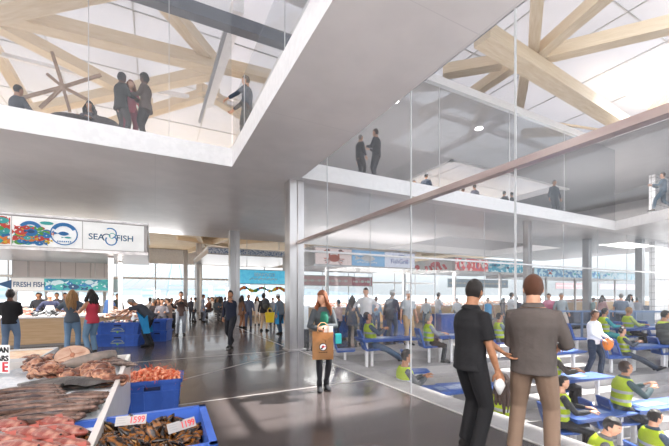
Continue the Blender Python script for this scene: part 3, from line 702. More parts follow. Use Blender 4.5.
# the bag
kraft = mat('kraft_paper', 'c79a6b', .8, 0, 'bd8f60', 6, bump=.15, bscale=9)
M_ = wi['M']; q = M_ @ V((.075, .33, .58)); bg_ = thing('paper_bag', q, -math.radians(face_to(l, 176)), 'brown kraft paper carrier bag with a printed fish badge held by the auburn haired woman', 'bag')
b = BM(); w_, d_, h_ = .165, .075, .43
b.hexa([(-w_, -d_, 0), (w_, -d_, 0), (w_, d_, 0), (-w_, d_, 0), (-w_, -d_, h_), (w_, -d_, h_), (w_, d_, h_), (-w_, d_, h_)])
for f in [f for f in b.b.faces if f.calc_center_median().z > h_ - .001]: b.b.faces.remove(f)
bmesh.ops.solidify(b.b, geom=b.b.faces[:], thickness=.003); b.put('sack', kraft, bg_)
for sy in (-1, 1):
    BM().tube([(-.08, sy * d_, h_ - .02), (-.08, sy * d_ * .8, h_ + .10), (-.03, sy * .02, h_ + .15), (.03, sy * .02, h_ + .15), (.08, sy * d_ * .8, h_ + .10), (.08, sy * d_, h_ - .02)], .006, 6).put('handle', kraft, bg_, True)
def disc_pts(cx, cz, rx, rz, n=20, a0=0, a1=2 * PI): return [(cx + rx * math.cos(a0 + (a1 - a0) * k / n), cz + rz * math.sin(a0 + (a1 - a0) * k / n)) for k in range(n)]
def flat(b, pts, y, mi=0, th=.002): b.prism([(x, y, z) for x, z in pts], (0, th, 0), mi)
def fish_pts(cx, cz, L_, hgt, flip=1, tail=.25):
    up = [(cx + flip * (L_ * (.5 - t)), cz + hgt * math.sin(min(1, t * 1.12) * PI) ** .7 * .5 * (1 if t < .85 else .5)) for t in [k / 8 for k in range(9)]]
    lo = [(x, 2 * cz - z) for x, z in up[::-1]]
    return up[:-1] + [(cx - flip * L_ * (.5 + tail), cz + hgt * .42), (cx - flip * L_ * (.5 + tail * .7), cz), (cx - flip * L_ * (.5 + tail), cz - hgt * .42)] + lo[1:-1]
b = BM(); y = d_ + .004
flat(b, disc_pts(.0, .20, .062, .062), y, 0); flat(b, disc_pts(.0, .20, .05, .05), y + .002, 1); flat(b, fish_pts(-.005, .205, .06, .035), y + .004, 2); flat(b, disc_pts(.02, .18, .018, .012), y + .005, 0)
for k in range(5): flat(b, disc_pts(-.055 + .027 * k, .115, .010, .008, 8), y, 0)
for k in range(3): flat(b, [(-.04 - .012 * k, .27 + .02 * k), (-.032 - .012 * k, .27 + .02 * k), (-.042 + .03 * k, .30 + .015 * k), (-.05 + .03 * k, .30 + .015 * k)], y, 0)
b.put('printed_badge', [black, signwhite, red], bg_)
# turquoise wallet bag and paper in the other hand
q = M_ @ V((-.21, .22, .80)); BMt = BM().box(-.05, .05, -.03, .03, 0, .16)
tag(BMt.put('small_bag', mat('turquoise_bag', '2fb7bd', .5), bevel=.01, loc=q, rz=-math.radians(face_to(l, 170))), 'small turquoise pouch hanging beside the kraft paper bag', 'bag')
q = M_ @ V((-.02, .33, 1.0)); tag(BM().box(-.07, .07, -.012, .012, 0, .1).put('folded_paper', signwhite, loc=q, rz=-math.radians(face_to(l, 190))), 'white folded paper sticking out of the kraft carrier bag', 'paper')
# ================================================================ SEAFOOD TABLE AND CRATES
ice = mat('crushed_ice', 'e3e7ea', .35, 0, 'cfd8de', 30, bump=.6, bscale=60)
TXR, TYB, TYF = -.30, 4.85, 1.0
tb = thing('fish_display_table', (-1.5, 3.0, 0), 0, 'long white market table spread with crushed ice beside the blue crates', 'table')
def loc_box(b, x0, x1, y0, y1, z0, z1): return b.box(x0 + 1.5, x1 + 1.5, y0 - 3, y1 - 3, z0, z1)
rimm = mat('table_rim', 'd9d4cf', .35, .3)
b = BM(); loc_box(b, -2.9, TXR, TYF, TYB, .68, .80); b.put('bed', white, tb)
b = BM(); loc_box(b, TXR, TXR + .035, TYF, TYB + .035, .30, .885); loc_box(b, -2.9, TXR, TYB, TYB + .035, .30, .885); b.put('side_panel', rimm, tb, bevel=.006)
for x in (-2.8, TXR - .1):
    for y in (TYF + .1, 3, TYB - .12): loc_box(BM(), x, x + .06, y, y + .06, 0, .68).put('leg', steel, tb)
g = BM(); nx, ny = 52, 80; rows = []
for j in range(ny + 1):
    row = []
    for i in range(nx + 1):
        x = -2.88 + (TXR - .01 + 2.88) * i / nx; y = TYF + (TYB - TYF) * j / ny
        row.append(g.b.verts.new((x, y, .812 + .022 * noise.noise(V((x * 9, y * 9, 0))) + .012 * noise.noise(V((x * 30, y * 30, 3))))))
    rows.append(row)
for j in range(ny):
    for i in range(nx): g.b.faces.new([rows[j][i], rows[j][i + 1], rows[j + 1][i + 1], rows[j + 1][i]])
tag(g.put('ice', ice, None, True), 'crushed white ice covering the market table', 'ice', kind='stuff')
def TG(px, py, z=.83): return G(px, py, z)
# ---- a whole fish, head towards +X
def make_fish(name, L_, H_, W_, bodym, finm, label, cat, group):
    t = thing(name, (0, 0, 0), 0, label, cat, group)
    b = BM(); prof = [(.5, .06), (.47, .30), (.40, .62), (.28, .92), (.12, 1), (-.06, .86), (-.22, .60), (-.34, .34), (-.42, .22), (-.46, .20)]
    b.rings([((x * L_, 0, .0), (0, W_ / 2 * h ** .8, 0), (0, 0, H_ / 2 * h)) for x, h in prof], 12)
    b.put('body', bodym, t, True)
    BM().prism([(-.44 * L_, 0, .03 * L_ * .6), (-.58 * L_, 0, H_ * .62), (-.53 * L_, 0, 0), (-.58 * L_, 0, -H_ * .62), (-.44 * L_, 0, -.03 * L_ * .6)], (0, .006, 0)).put('tail_fin', finm, t)
    BM().prism([(.22 * L_, 0, H_ * .44), (.12 * L_, 0, H_ * .72), (-.05 * L_, 0, H_ * .60), (-.28 * L_, 0, H_ * .28)], (0, .005, 0)).put('dorsal_fin', finm, t)
    for sy in (-1, 1): BM().prism([(.24 * L_, sy * W_ * .45, -.02 * L_ * .2), (.10 * L_, sy * W_ * .6, -H_ * .30), (.05 * L_, sy * W_ * .55, H_ * .02)], (0, sy * .004, 0)).put('pectoral_fin', finm, t)
    for sy in (-1, 1): BM().ball((.41 * L_, sy * W_ * .30, H_ * .10), H_ * .05, 8, 6).put('eye', black, t, True)
    return t
brown_f = mat('fish_brown', '3a2922', .3, 0, '7d6154', 9, stretch=(3, 1, 8), ramp=(.35, .65), bump=.1, bscale=60); brown_fin = mat('fin_brown', '33272a', .4)
red_f = mat('fish_red', '7a362b', .28, 0, 'b08474', 10, stretch=(2, 1, 2), ramp=(.45, .68), bump=.12, bscale=70); red_fin = mat('fin_red', 'a8564a', .4)
fb = make_fish('long_brown_fish', .52, .085, .065, brown_f, brown_fin, 'long slim brown fish laid in a row on the ice of the market table', 'fish', 'long brown fish on the ice')
fr_ = make_fish('red_snapper', .46, .155, .085, red_f, red_fin, 'plump red fish laid on the ice at the front of the market table', 'fish', 'red fish on the ice')
first = {}
def place(proto, loc, rot, sc=1):
    if proto.name not in first:
        first[proto.name] = 1; proto_kids(proto); proto.location = loc; proto.rotation_euler = rot; proto.scale = (sc,) * 3; return proto
    return dup(proto, loc, rot, sc)
# long brown fish: two overlapping rows
for i in range(12):
    u_ = i / 11; p_ = TG(52 + 35 * (1 - u_) * 1.0 - 4, 396 + 26 * u_, .86); place(fb, p_ + V((-.06, 0, .012 * (i % 3))), (math.radians(78 + R.uniform(-8, 8)), R.uniform(-.05, .05), math.radians(-12 + R.uniform(-5, 5))), R.uniform(.92, 1.08))
for i in range(12):
    u_ = i / 11; p_ = TG(16 + 6 * u_, 391 + 22 * u_, .88); place(fb, p_ + V((0, 0, .012 * (i % 3))), (math.radians(78 + R.uniform(-8, 8)), R.uniform(-.05, .05), math.radians(-6 + R.uniform(-5, 5))), R.uniform(.95, 1.1))
for i, (px, py, a) in enumerate(((6, 424, -42), (2, 440, -40), (18, 446, -38), (52, 421, -42), (60, 430, -38), (44, 434, -44), (62, 444, -40), (40, 447, -36), (26, 432, -40), (72, 452, -44))):
    place(fr_, TG(px, py, .88 + .006 * (i % 3)), (math.radians(80 + R.uniform(-6, 6)), .0, math.radians(a + R.uniform(-5, 5))), R.uniform(.66, .8))
# squid-like long fish at the back corner
sq = make_fish('mullet', .34, .06, .045, mat('fish_grey_brown', '5c4a42', .3, 0, '937f72', 9, stretch=(3, 1, 8), bump=.1), brown_fin, 'small grey brown fish stacked at the back corner of the ice table', 'fish', 'small fish at the back corner')
for i in range(9):
    p_ = TG(104 + 2.3 * i, 357 + .9 * i, .87 + .012 * (i % 3)); place(sq, p_, (1.4, 0, math.radians(-38 + R.uniform(-4, 4))), R.uniform(.95, 1.15))
# octopuses
octm = mat('octopus_skin', '6b3826', .3, 0, 'c39477', 16, ramp=(.42, .62), bump=.2, bscale=40); octd = mat('octopus_dark', '46271c', .3, 0, '754a38', 14, bump=.2)
oc = []
for v in range(3):
    t = thing('octopus', (0, 0, 0), 0, 'small curled brown pink octopus heaped with others on the ice', 'octopus', 'octopuses heaped on the ice'); rr = random.Random(v)
    BM().ball((0, 0, .03), (.046, .056, .042), 12, 8, 0, None, lambda d, p: p * (1 + .12 * noise.noise(d * 2))).put('mantle', octd if v == 1 else octm, t, True)
    for k in range(6):
        a = k * PI / 3 + rr.uniform(-.2, .2); pts = []; r0 = .03
        for j in range(6):
            pts.append((math.cos(a) * r0, math.sin(a) * r0, .022 + .012 * math.sin(j * 1.4 + k))); r0 += .011 * (1 if j < 3 else .2); a += .28 * j * (1 if k % 2 else -1) * .6
        BM().tube(pts, [.014, .014, .012, .010, .008, .005], 7, 0, True, True).put('tentacle', octm, t, True)
    oc.append(t); proto_kids(t)
def pile(protos, quad, n, base, top, scl, rotf=None):
    """n things spread over a picture quad on the table, heaped in the middle"""
    for i in range(n):
        u_, v_ = R.random(), R.random(); m = R.choice(protos)
        px = (quad[0][0] * (1 - u_) + quad[1][0] * u_) * (1 - v_) + (quad[3][0] * (1 - u_) + quad[2][0] * u_) * v_
        py = (quad[0][1] * (1 - u_) + quad[1][1] * u_) * (1 - v_) + (quad[3][1] * (1 - u_) + quad[2][1] * u_) * v_
        hgt = base + (top - base) * (1 - (2 * u_ - 1) ** 2) * (1 - (2 * v_ - 1) ** 2) * (.4 + .6 * (i / n))
        place(m, TG(px, py, hgt), rotf() if rotf else (R.uniform(-.6, .6), R.uniform(-.6, .6), R.uniform(0, 6.28)), R.uniform(*scl))
pile(oc, [(22, 362), (48, 358), (78, 378), (30, 380)], 40, .84, .93, (.95, 1.25))
pile(oc, [(86, 364), (104, 362), (122, 384), (82, 382)], 36, .84, .91, (.9, 1.2))
pile(oc, [(60, 374), (82, 374), (82, 382), (62, 380)], 8, .84, .87, (.9, 1.1))
# skate wing
sk_ = thing('skate', TG(70, 384, .86), math.radians(-20), 'grey flat skate with spread wings on the ice between the octopus piles', 'fish')
b = BM(); n = 28; pts = []
for k in range(n):
    a = 2 * PI * k / n; r_ = .20 * (1 + .35 * abs(math.cos(a)) ** 3 + .12 * math.cos(2 * a)); pts.append(V((r_ * 1.35 * math.cos(a), r_ * .62 * math.sin(a), 0)))
rows = [[b.b.verts.new(V((p_.x * k_, p_.y * k_, .012 + .055 * (1 - k_) ** .8 + .012 * math.sin(p_.x * 25) * k_))) for p_ in pts] for k_ in (1, .8, .55, .3, .1)]
for r0, r1 in zip(rows, rows[1:]):
    for k in range(n): b.b.faces.new([r0[k], r0[(k + 1) % n], r1[(k + 1) % n], r1[k]])
b.b.faces.new(rows[-1]); b.b.faces.new([b.b.verts.new(V((p_.x, p_.y, -.006))) for p_ in pts][::-1])
b.put('wing', mat('skate_grey', '5f5b57', .35, 0, '403d3b', 9, bump=.3, bscale=40), sk_, True)
BM().tube([(0, -.1, .02), (.05, -.28, .015), (.02, -.42, .01)], [.014, .009, .004], 8).put('tail', MC['skate_grey'], sk_, True)
# cut tuna round
tu = thing('tuna_round', TG(70, 368, .83), math.radians(-4), 'large pale round cut of tuna with a dark skin edge standing on the ice', 'fish')
Mx = Matrix.Rotation(math.radians(-38), 4, 'X')
b = BM(); b.rings([(Mx @ V((0, y_, .17)), Mx.to_3x3() @ V((r_ * 1.25, 0, 0)), Mx.to_3x3() @ V((0, 0, r_))) for y_, r_ in ((0, .165), (.02, .175), (.16, .178), (.20, .165))], 28); b.put('skin', mat('tuna_skin', '2b2c33', .3, 0, '55535a', 4), tu, True)
fle = mat('tuna_flesh', 'bfa08a', .4, 0, 'a67f6a', 9, ramp=(.4, .7), bump=.15, bscale=30)
b = BM(); b.rings([(Mx @ V((0, -.012, .17)), Mx.to_3x3() @ V((.19, 0, 0)), Mx.to_3x3() @ V((0, 0, .150))), (Mx @ V((0, .01, .17)), Mx.to_3x3() @ V((.198, 0, 0)), Mx.to_3x3() @ V((0, 0, .158)))], 28); b.put('cut_face', fle, tu)
b = BM(); b.ball(Mx @ V((.0, -.016, .18)), (.028, .008, .035), 12, 8, 0, Mx)
b.put('bone', mat('tuna_bone', 'a06a50', .5), tu, True)
b = BM()
for a in (.4, 1.9, 3.6, 5.2): b.bar(Mx @ V((.03 * math.cos(a), -.016, .18 + .03 * math.sin(a))), Mx @ V((.15 * math.cos(a), -.016, .17 + .12 * math.sin(a))), .006, .006)
b.put('flesh_seam', MC['tuna_bone'], tu)
tu.scale = (.84,) * 3
fs = thing('fish_half', TG(36, 366, .84), math.radians(20), 'pale headless fish half on the ice behind the octopus pile', 'fish')
b = BM(); b.rings([((x_, 0, .07), (0, .06 * h_, 0), (0, 0, .08 * h_)) for x_, h_ in ((-.3, .2), (-.2, .6), (0, .95), (.15, 1), (.22, .9))], 16); b.put('body', mat('fish_silver', '8f8278', .3, 0, '6a625c', 6), fs, True)
fs.location = TG(92, 368, .84) + V((.0, .12, 0)); fs.rotation_euler = (0, 0, .6); fs['label'] = 'pale silver fish half on the ice behind the tuna round'
# neighbouring tray with its price card at the far end
nt_ = thing('display_tray', TG(-14, 372, .80), 0, 'low grey tray of squid at the far end of the market table', 'tray')
b = BM(); b.box(-.7, .45, -.02, .0, 0, .12).box(-.7, .45, .8, .82, 0, .12).box(.43, .45, -.02, .82, 0, .12).box(-.7, .45, -.02, .82, 0, .02); b.put('tray', lightgrey, nt_)
tag(BM().box(-.68, .42, .0, .8, .02, .10).put('squid_bed', mat('squid_flesh', 'e2c49c', .4, 0, 'd7a578', 12, bump=.3), None, loc=nt_.location), 'orange and cream chopped squid filling the grey tray', 'seafood', kind='stuff')
cdm = signwhite
pcard = thing('price_card', TG(-1, 372, .86) + V((0, -.05, 0)), -YAW - .05, 'white price card with black and red print standing in the far tray', 'price card')
BM().box(-.17, .125, 0, .006, .0, .27).put('card', cdm, pcard)
BM().box(-.05, -.03, .006, .02, -.06, .1).put('stake', steel, pcard)
text('CAN', .075, black, pcard, (.05, -.003, .22), (PI / 2, 0, 0), sx=.9); text('TARS', .075, black, pcard, (.04, -.003, .14), (PI / 2, 0, 0), sx=.9); text('E', .13, red, pcard, (.085, -.003, .055), (PI / 2, 0, 0))
# ---- crates
def crate(name, loc, rz, L_, W_, H_, label, group=None, t=.018, sc_=.9, printed=False, lid=False):
    """tapered plastic crate: L_ along x, W_ along y"""
    o = thing(name, loc, rz, label, 'crate', group); b = BM(); a = L_ / 2; c = W_ / 2; k = sc_
    def wall(x0, x1, y0, y1, X0, X1, Y0, Y1): b.hexa([(x0, y0, 0), (x1, y0, 0), (x1, y1, 0), (x0, y1, 0), (X0, Y0, H_), (X1, Y0, H_), (X1, Y1, H_), (X0, Y1, H_)])
    wall(-a * k, a * k, -c * k, -c * k + t, -a, a, -c, -c + t); wall(-a * k, a * k, c * k - t, c * k, -a, a, c - t, c)
    wall(-a * k, -a * k + t, -c * k, c * k, -a, -a + t, -c, c); wall(a * k - t, a * k, -c * k, c * k, a - t, a, -c, c)
    b.box(-a * k, a * k, -c * k, c * k, 0, .02); b.put('tub', blue, o)
    b = BM(); e = .022
    b.box(-a - e, a + e, -c - e, -c + t, H_ - .035, H_ + .012).box(-a - e, a + e, c - t, c + e, H_ - .035, H_ + .012).box(-a - e, -a + t, -c - e, c + e, H_ - .035, H_ + .012).box(a - t, a + e, -c - e, c + e, H_ - .035, H_ + .012)
    b.put('rim', blue, o, bevel=.006)
    b = BM()
    for x in (-.8, -.33, .33, .8): 
        kk = k + (1 - k) * .85
        b.hexa([(x * a * k - .012, -c * k - .014, .01), (x * a * k + .012, -c * k - .014, .01), (x * a * k + .012, -c * k + .004, .01), (x * a * k - .012, -c * k + .004, .01), (x * a * kk - .012, -c * kk - .014, H_ * .86), (x * a * kk + .012, -c * kk - .014, H_ * .86), (x * a * kk + .012, -c * kk + .004, H_ * .86), (x * a * kk - .012, -c * kk + .004, H_ * .86)])
    b.box(-a * .96, a * .96, -c * .975 - .012, -c * .975 + .01, H_ * .62, H_ * .66); b.put('rib', blue, o)
    BM().box(-.10, .10, -c * .985 - .006, -c * .985 + .012, H_ * .70, H_ * .82).put('handle_slot', mat('slot_shade', '101c44', .6), o)  # dark block stands for the shaded hollow of the hand hole
    if printed:
        b = BM(); kk = c * (k + (1 - k) * .45) + .012
        for i in range(11):
            a_ = PI * (.12 + .76 * i / 10); b.box(.16 * math.cos(a_) - .008, .16 * math.cos(a_) + .008, -kk - .004, -kk + .004, H_ * .30 + .085 * math.sin(a_), H_ * .30 + .085 * math.sin(a_) + .022)
        for i in range(12): b.box(-.19 + .033 * i, -.17 + .033 * i, -kk - .004, -kk + .004, H_ * .26, H_ * .26 + .026)
        b.put('printed_logo', mat('crate_print', 'c9cf8e', .5), o)
        BM().ball((0, -kk, H_ * .2), (.03, .006, .028), 10, 6).put('printed_leaf', mat('print_green', '7fc04a', .5), o)
    if lid: BM().box(-a + t, a - t, -c + t, c - t, H_ - .06, H_ - .04).put('fill', ice, o)
    return o
crate('prawn_crate', V((.20, 0, 0)) + G(152, 412, 0) * 1 + V((-.17, .30, 0)), 0.0, .72, .56, .41, 'large blue plastic crate heaped with orange prawns on the concrete floor')
prc = bpy.data.objects['prawn_crate']; prc.rotation_euler.z = -.10
# prawns
prm = mat('prawn_shell', 'cf4c1a', .3, 0, 'f0b08c', 14, stretch=(4, 1, 1), ramp=(.35, .65), bump=.15); prd = mat('prawn_legs', 'd3582c', .4)
pr_protos = []
for v in range(2):
    t = thing('prawn', (0, 0, 0), 0, 'orange cooked prawn in the heap filling the big blue crate', 'prawn', 'cooked prawns in the blue crate')
    b = BM(); pts = []; 
    for j in range(9):
        a = -.3 + j * .34; pts.append((.036 * math.cos(a) + .0, 0, .036 * math.sin(a)))
    b.tube(pts, [.006, .012, .0145, .014, .013, .0118, .010, .008, .006], 8, 0, True, True); b.put('body', prm, t, True)
    BM().prism([pts[-1], V(pts[-1]) + V((-.012, .016, -.022)), V(pts[-1]) + V((-.012, -.016, -.022))], (.003, 0, 0)).put('tail_fan', prd, t)
    b = BM()
    for sy in (-1, 1): b.tube([pts[0], V(pts[0]) + V((.02, sy * .02, -.02)), V(pts[0]) + V((.05, sy * .05, .0))], .0014, 4)
    for k in range(4): b.tube([V(pts[2 + k]) * .8, V(pts[2 + k]) * .45], .0018, 4)
    b.put('feelers', prd, t); pr_protos.append(t); proto_kids(t)
Mc = Matrix.Translation(prc.location) @ Matrix.Rotation(-.10, 4, 'Z')
for i in range(170):
    u_, v_ = R.uniform(-.97, .97), R.uniform(-.97, .97); h_ = .39 + .12 * (1 - u_ * u_) * (1 - v_ * v_) * (.3 + .7 * i / 170) + R.uniform(0, .02)
    place(pr_protos[i % 2], Mc @ V((u_ * .31, v_ * .235, h_)), (R.uniform(0, 6.28), R.uniform(-.7, .7), R.uniform(0, 6.28)), R.uniform(1.25, 1.6))
tag(BM().box(-.33, .33, -.25, .25, .25, .37).put('prawn_bed', prm, None, loc=prc.location, rz=-.10), 'deep layer of cooked prawns under the heap in the blue crate', 'seafood', kind='stuff')
# mussel crate on another crate
zc = .48; cr = G(199, 405, .86); 
mloc = V((cr.x - .43, cr.y - .31, 0))
crate('fish_crate', mloc, -.03, .84, .62, .46, 'blue plastic crate standing under the crate of brown shells')
mc_ = crate('shell_crate', mloc + V((0, 0, zc)), -.03, .88, .66, .36, 'blue plastic crate full of brown shells with two price cards')
shm = mat('shell_brown', '7a4a16', .25, 0, '150d09', 18, stretch=(1, 2, 3), ramp=(.40, .55), bump=.2, bscale=50); shi = mat('shell_edge', 'c9a065', .3, 0, '7b5a30', 20)
sh_p = []
for v in range(3):
    t = thing('mussel', (0, 0, 0), 0, 'pointed brown and amber shell lying in the heap in the nearer blue crate', 'shellfish', 'brown shells in the blue crate')
    for sgn in (-1, 1):
        b = BM(); op = (.20, .5, .06)[v] * sgn
        Ms = Matrix.Rotation(op, 4, 'X')
        b.rings([(Ms @ V((x_, sgn * .006 * h_, 0)), Ms.to_3x3() @ V((0, 0, .026 * h_)), Ms.to_3x3() @ V((0, sgn * .012 * h_, 0))) for x_, h_ in ((-.055, .06), (-.04, .55), (-.01, .95), (.02, 1), (.045, .6), (.062, .1))], 10)
        b.put('shell', shm, t, True)
    BM().rings([((x_, 0, 0), (0, 0, .022 * h_), (0, .004, 0)) for x_, h_ in ((-.045, .2), (0, 1), (.03, .9), (.05, .2))], 8).put('flesh', shi, t, True)
    sh_p.append(t); proto_kids(t)
Mm = Matrix.Translation(mc_.location) @ Matrix.Rotation(-.03, 4, 'Z')
for i in range(190):
    u_, v_ = R.uniform(-1, 1), R.uniform(-1, 1)
    h_ = .275 + .055 * (1 - u_ * u_) * (1 - v_ * v_) * (.3 + .7 * i / 190) + R.uniform(0, .03)
    place(sh_p[i % 3], Mm @ V((u_ * .385, v_ * .27, h_)), (R.uniform(-.9, .9) + 1.2, R.uniform(-1.1, .3), R.uniform(0, 6.28)), R.uniform(1.1, 1.75))
tag(BM().box(-.39, .39, -.29, .29, .18, .27).put('shell_bed', mat('shell_dark', '2a1c14', .6, 0, '4a3120', 30), None, loc=mc_.location, rz=-.03), 'dark lower layer of shells filling the nearer blue crate', 'seafood', kind='stuff')
def price(px, py, rz, txt, label, tilt):
    q = G(px, py, .90); o = thing('price_card', q, rz, label, 'price card'); Mt = Matrix.Rotation(tilt, 4, 'X')
    b = BM(); b.box(-.135, .135, 0, .006, -.045, .045, 0, Mt); o.scale = (.58,) * 3; b.put('card', mat('card_grey', '9b9897', .4), o)
    b = BM(); b.box(-.012, .012, -.006, .004, .035, .055, 0, Mt); b.put('clip', black, o)
    w_ = text(txt, .085, red, o, Mt @ V((.055, -.003, -.004)), (PI / 2 + tilt, 0, 0), sx=.82, depth=.002)
    b = BM()
    for k in range(3): b.box(-.12, -.12 + (.085, .07, .08)[k], -.003, 0, .022 - .022 * k, .028 - .022 * k, 0, Mt)
    b.put('small_print', mat('print_grey', '8b8b8b', .5), o)
price(131, 420, -YAW * .35, '1599', 'price card with red figures clipped at the back edge of the shell crate', -.55)
price(182, 425, .42, '1199', 'tilted price card with red figures half buried in the brown shells', -.5)
# ================================================================ STALLS AND SIGNS
PAL = [mat('print_teal', '3fb3b0', .5), mat('print_yellow', 'f0c832', .5), mat('print_red2', 'd9483f', .5), mat('print_green2', '5fae4f', .5), mat('print_blue', '2f7fc0', .5), mat('print_orange', 'ef8a3a', .5), mat('print_pale', 'cfe9ee', .5), mat('print_navy2', '20507c', .5)]
def art_fishes(x0, x1, z0, z1, n, y=-.012, pal=PAL, seed=1, big=.34):
    rr = random.Random(seed); b = BM(); L_ = []
    for i in range(n):
        cx = rr.uniform(x0 + .12, x1 - .12); cz = rr.uniform(z0 + .06, z1 - .06); Lx = rr.uniform(.6, 1) * big; c = rr.randrange(6)
        pts = [(max(x0, min(x1, a)), max(z0, min(z1, c_))) for a, c_ in fish_pts(cx, cz, Lx, Lx * .5, rr.choice((-1, 1)))]
        b.prism([(a, y - .0006 * i, c_) for a, c_ in pts], (0, .002, 0), c)
        b.prism([(a, y - .0006 * i - .0005, c_) for a, c_ in disc_pts(cx, cz + .01, Lx * .07, Lx * .07, 8)], (0, .002, 0), 6)
    return b
def ring_art(b, cx, cz, r, mi, y, a0=0, a1=2 * PI, w=.03, n=28):
    o = [(cx + r * math.cos(a0 + (a1 - a0) * k / n), cz + r * math.sin(a0 + (a1 - a0) * k / n)) for k in range(n + 1)]
    i_ = [(cx + (r - w) * math.cos(a0 + (a1 - a0) * k / n), cz + (r - w) * math.sin(a0 + (a1 - a0) * k / n)) for k in range(n + 1)]
    for k in range(n): b.prism([(o[k][0], y, o[k][1]), (o[k + 1][0], y, o[k + 1][1]), (i_[k + 1][0], y, i_[k + 1][1]), (i_[k][0], y, i_[k][1])], (0, .002, 0), mi)
under = mat('canopy_underside', 'a8a2a0', .3, .3)
def canopy(x0, x1, y0, y1, z0, z1, label, posts):
    """a flat stall roof with a sign fascia on its south side"""
    t = thing('stall_canopy', (x0, y0, 0), 0, label, 'canopy')
    b = BM(); b.box(0, x1 - x0, .02, y1 - y0, z0, z1 - .02); b.put('canopy_box', under, t)
    b = BM(); b.box(-.04, x1 - x0 + .04, -.05, y1 - y0 + .04, z1 - .03, z1 + .03).box(-.04, x1 - x0 + .04, -.05, .04, z0 - .05, z0 + .03); b.put('edge_trim', steel, t)
    for x, y in posts: BM().box(x - x0 - .07, x - x0 + .07, y - y0 - .07, y - y0 + .07, 0, z0).put('post', white, t)
    return t
def sign(name, t, x0, x1, z0, z1, m, y=0):
    """one sign panel of the fascia; x relative to the canopy"""
    return BM().box(x0, x1, y - .012, y + .02, z0, z1).put(name, m, t)
# ---- the fish stall on the market side
q = PY(0, 248.5, 12.7); zb, zt = 2.92, 3.86
xr = PY(147, 250, 12.7).x; p1 = P(113, 290, 12.6); p2 = P(122, 290, 14.5); p3 = P(28, 290, 13.6)
cv = canopy(-9.5, xr, 12.7, 17.6, zb, zt, 'grey stall canopy with a sign band of coloured fish over the fish counter', [(p1.x, 14.2), (p2.x, 16.2), (p3.x, 14.2), (-6.5, 14.2), (-6.5, 16.8)])
def sx(px): return PY(px, 240, 12.7).x + 9.5
for a, b_ in ((-60, 11), (12, 82), (83, 144)): sign('sign_panel', cv, sx(a), sx(b_), zb + .06, zt - .06, lit(mat('sign_face', 'ecebe9', .4, scale=2), .16) if a == -60 else MC['sign_face'])  # panel emission added for brightness, no backlight built
art_fishes(sx(-30), sx(10.5), zb + .08, zt - .08, 60, seed=3, y=-.016, big=.42).put('fish_artwork', PAL, cv)
art_fishes(sx(12.6), sx(54), zb + .08, zb + .66, 60, seed=4, y=-.016).put('fish_artwork', PAL, cv)
b = BM(); c1 = sx(31); c2 = sx(64.5)
ring_art(b, c1, zb + .5, .27, 4, -.05, .5, PI - .5, .10); b.prism([(x, -.05, z) for x, z in disc_pts(c1, zb + .46, .16, .12)], (0, .003, 0), 4); b.prism([(x, -.053, z) for x, z in fish_pts(c1, zb + .47, .2, .1)], (0, .003, 0), 7)
ring_art(b, c2, zb + .46, .33, 4, -.052, 0, 2 * PI, .03); ring_art(b, c2, zb + .46, .33, 4, -.054, .5, PI - .5, .10); b.prism([(x, -.056, z) for x, z in fish_pts(c2 - .03, zb + .47, .3, .12)], (0, .003, 0), 4); b.prism([(x, -.056, z) for x, z in fish_pts(c2 + .08, zb + .36, .2, .05)], (0, .003, 0), 0)
for k in range(7): b.box(c2 - .16 + .05 * k, c2 - .13 + .05 * k, -.056, -.053, zb + .22, zb + .26, 4)
for k in range(6): b.prism([(x, -.0555, z) for x, z in disc_pts(sx(56) - .2 + .0, zb + .74, .16 - .02 * k, .05, 10)], (0, .002, 0), 0) if k == 0 else None
b.put('fish_emblem', PAL, cv)
text('SEA', .25, navyprint, cv, (sx(96.5), -.016, zb + .44), (PI / 2, 0, 0), sx=1.0); text('FISH', .25, navyprint, cv, (sx(125), -.016, zb + .44), (PI / 2, 0, 0), sx=1.0)
b = BM(); cm = sx(110.5)
ring_art(b, cm, zb + .58, .17, 4, -.016, -1.2, 2.2, .035); ring_art(b, cm + .02, zb + .36, .16, 4, -.018, PI - .6, 2 * PI + .9, .035); ring_art(b, cm - .1, zb + .44, .12, 7, -.02, .4, 4.2, .028); ring_art(b, cm + .05, zb + .50, .09, 0, -.022, 0, 5, .02)
b.put('swirl_emblem', PAL, cv)
# counter
def counter(x0, x1, y, dep, h, label, topm=white):
    t = thing('market_counter', (x0, y, 0), 0, label, 'counter')
    BM().box(0, x1 - x0, 0, dep, .08, h - .05).put('front', ply, t); BM().box(.04, x1 - x0 - .04, .05, dep - .05, 0, .08).put('plinth', mat('plinth_grey', 'a39d98', .6), t)
    BM().box(-.02, x1 - x0 + .02, -.03, dep + .03, h - .05, h).put('worktop', topm, t, bevel=.006); return t
c1_ = PY(97, 344, 13.6)
counter(-9.2, c1_.x + .9, 13.6, 1.1, .92, 'long pale plywood fish counter under the canopy with the coloured fish sign')
def seafood_heap(x0, x1, y0, y1, z, h, m, label, seed=0, name='seafood_heap'):
    rr = random.Random(seed); b = BM(); n = int((x1 - x0) * (y1 - y0) * 70) + 8
    for i in range(n):
        u_ = rr.random(); v_ = rr.random(); k = (1 - (2 * u_ - 1) ** 4) * (1 - (2 * v_ - 1) ** 2)
        r_ = rr.uniform(.04, .09); M4 = Euler((rr.uniform(-.5, .5), rr.uniform(-.5, .5), rr.uniform(0, 3))).to_matrix().to_4x4()
        b.ball((x0 + (x1 - x0) * u_, y0 + (y1 - y0) * v_, z + h * k * .8 + .02), (r_ * 1.5, r_ * .7, r_ * .5), 7, 5, rr.randrange(len(m)), M4)
    return tag(b.put(name, m, None, True), label, 'seafood', kind='stuff')
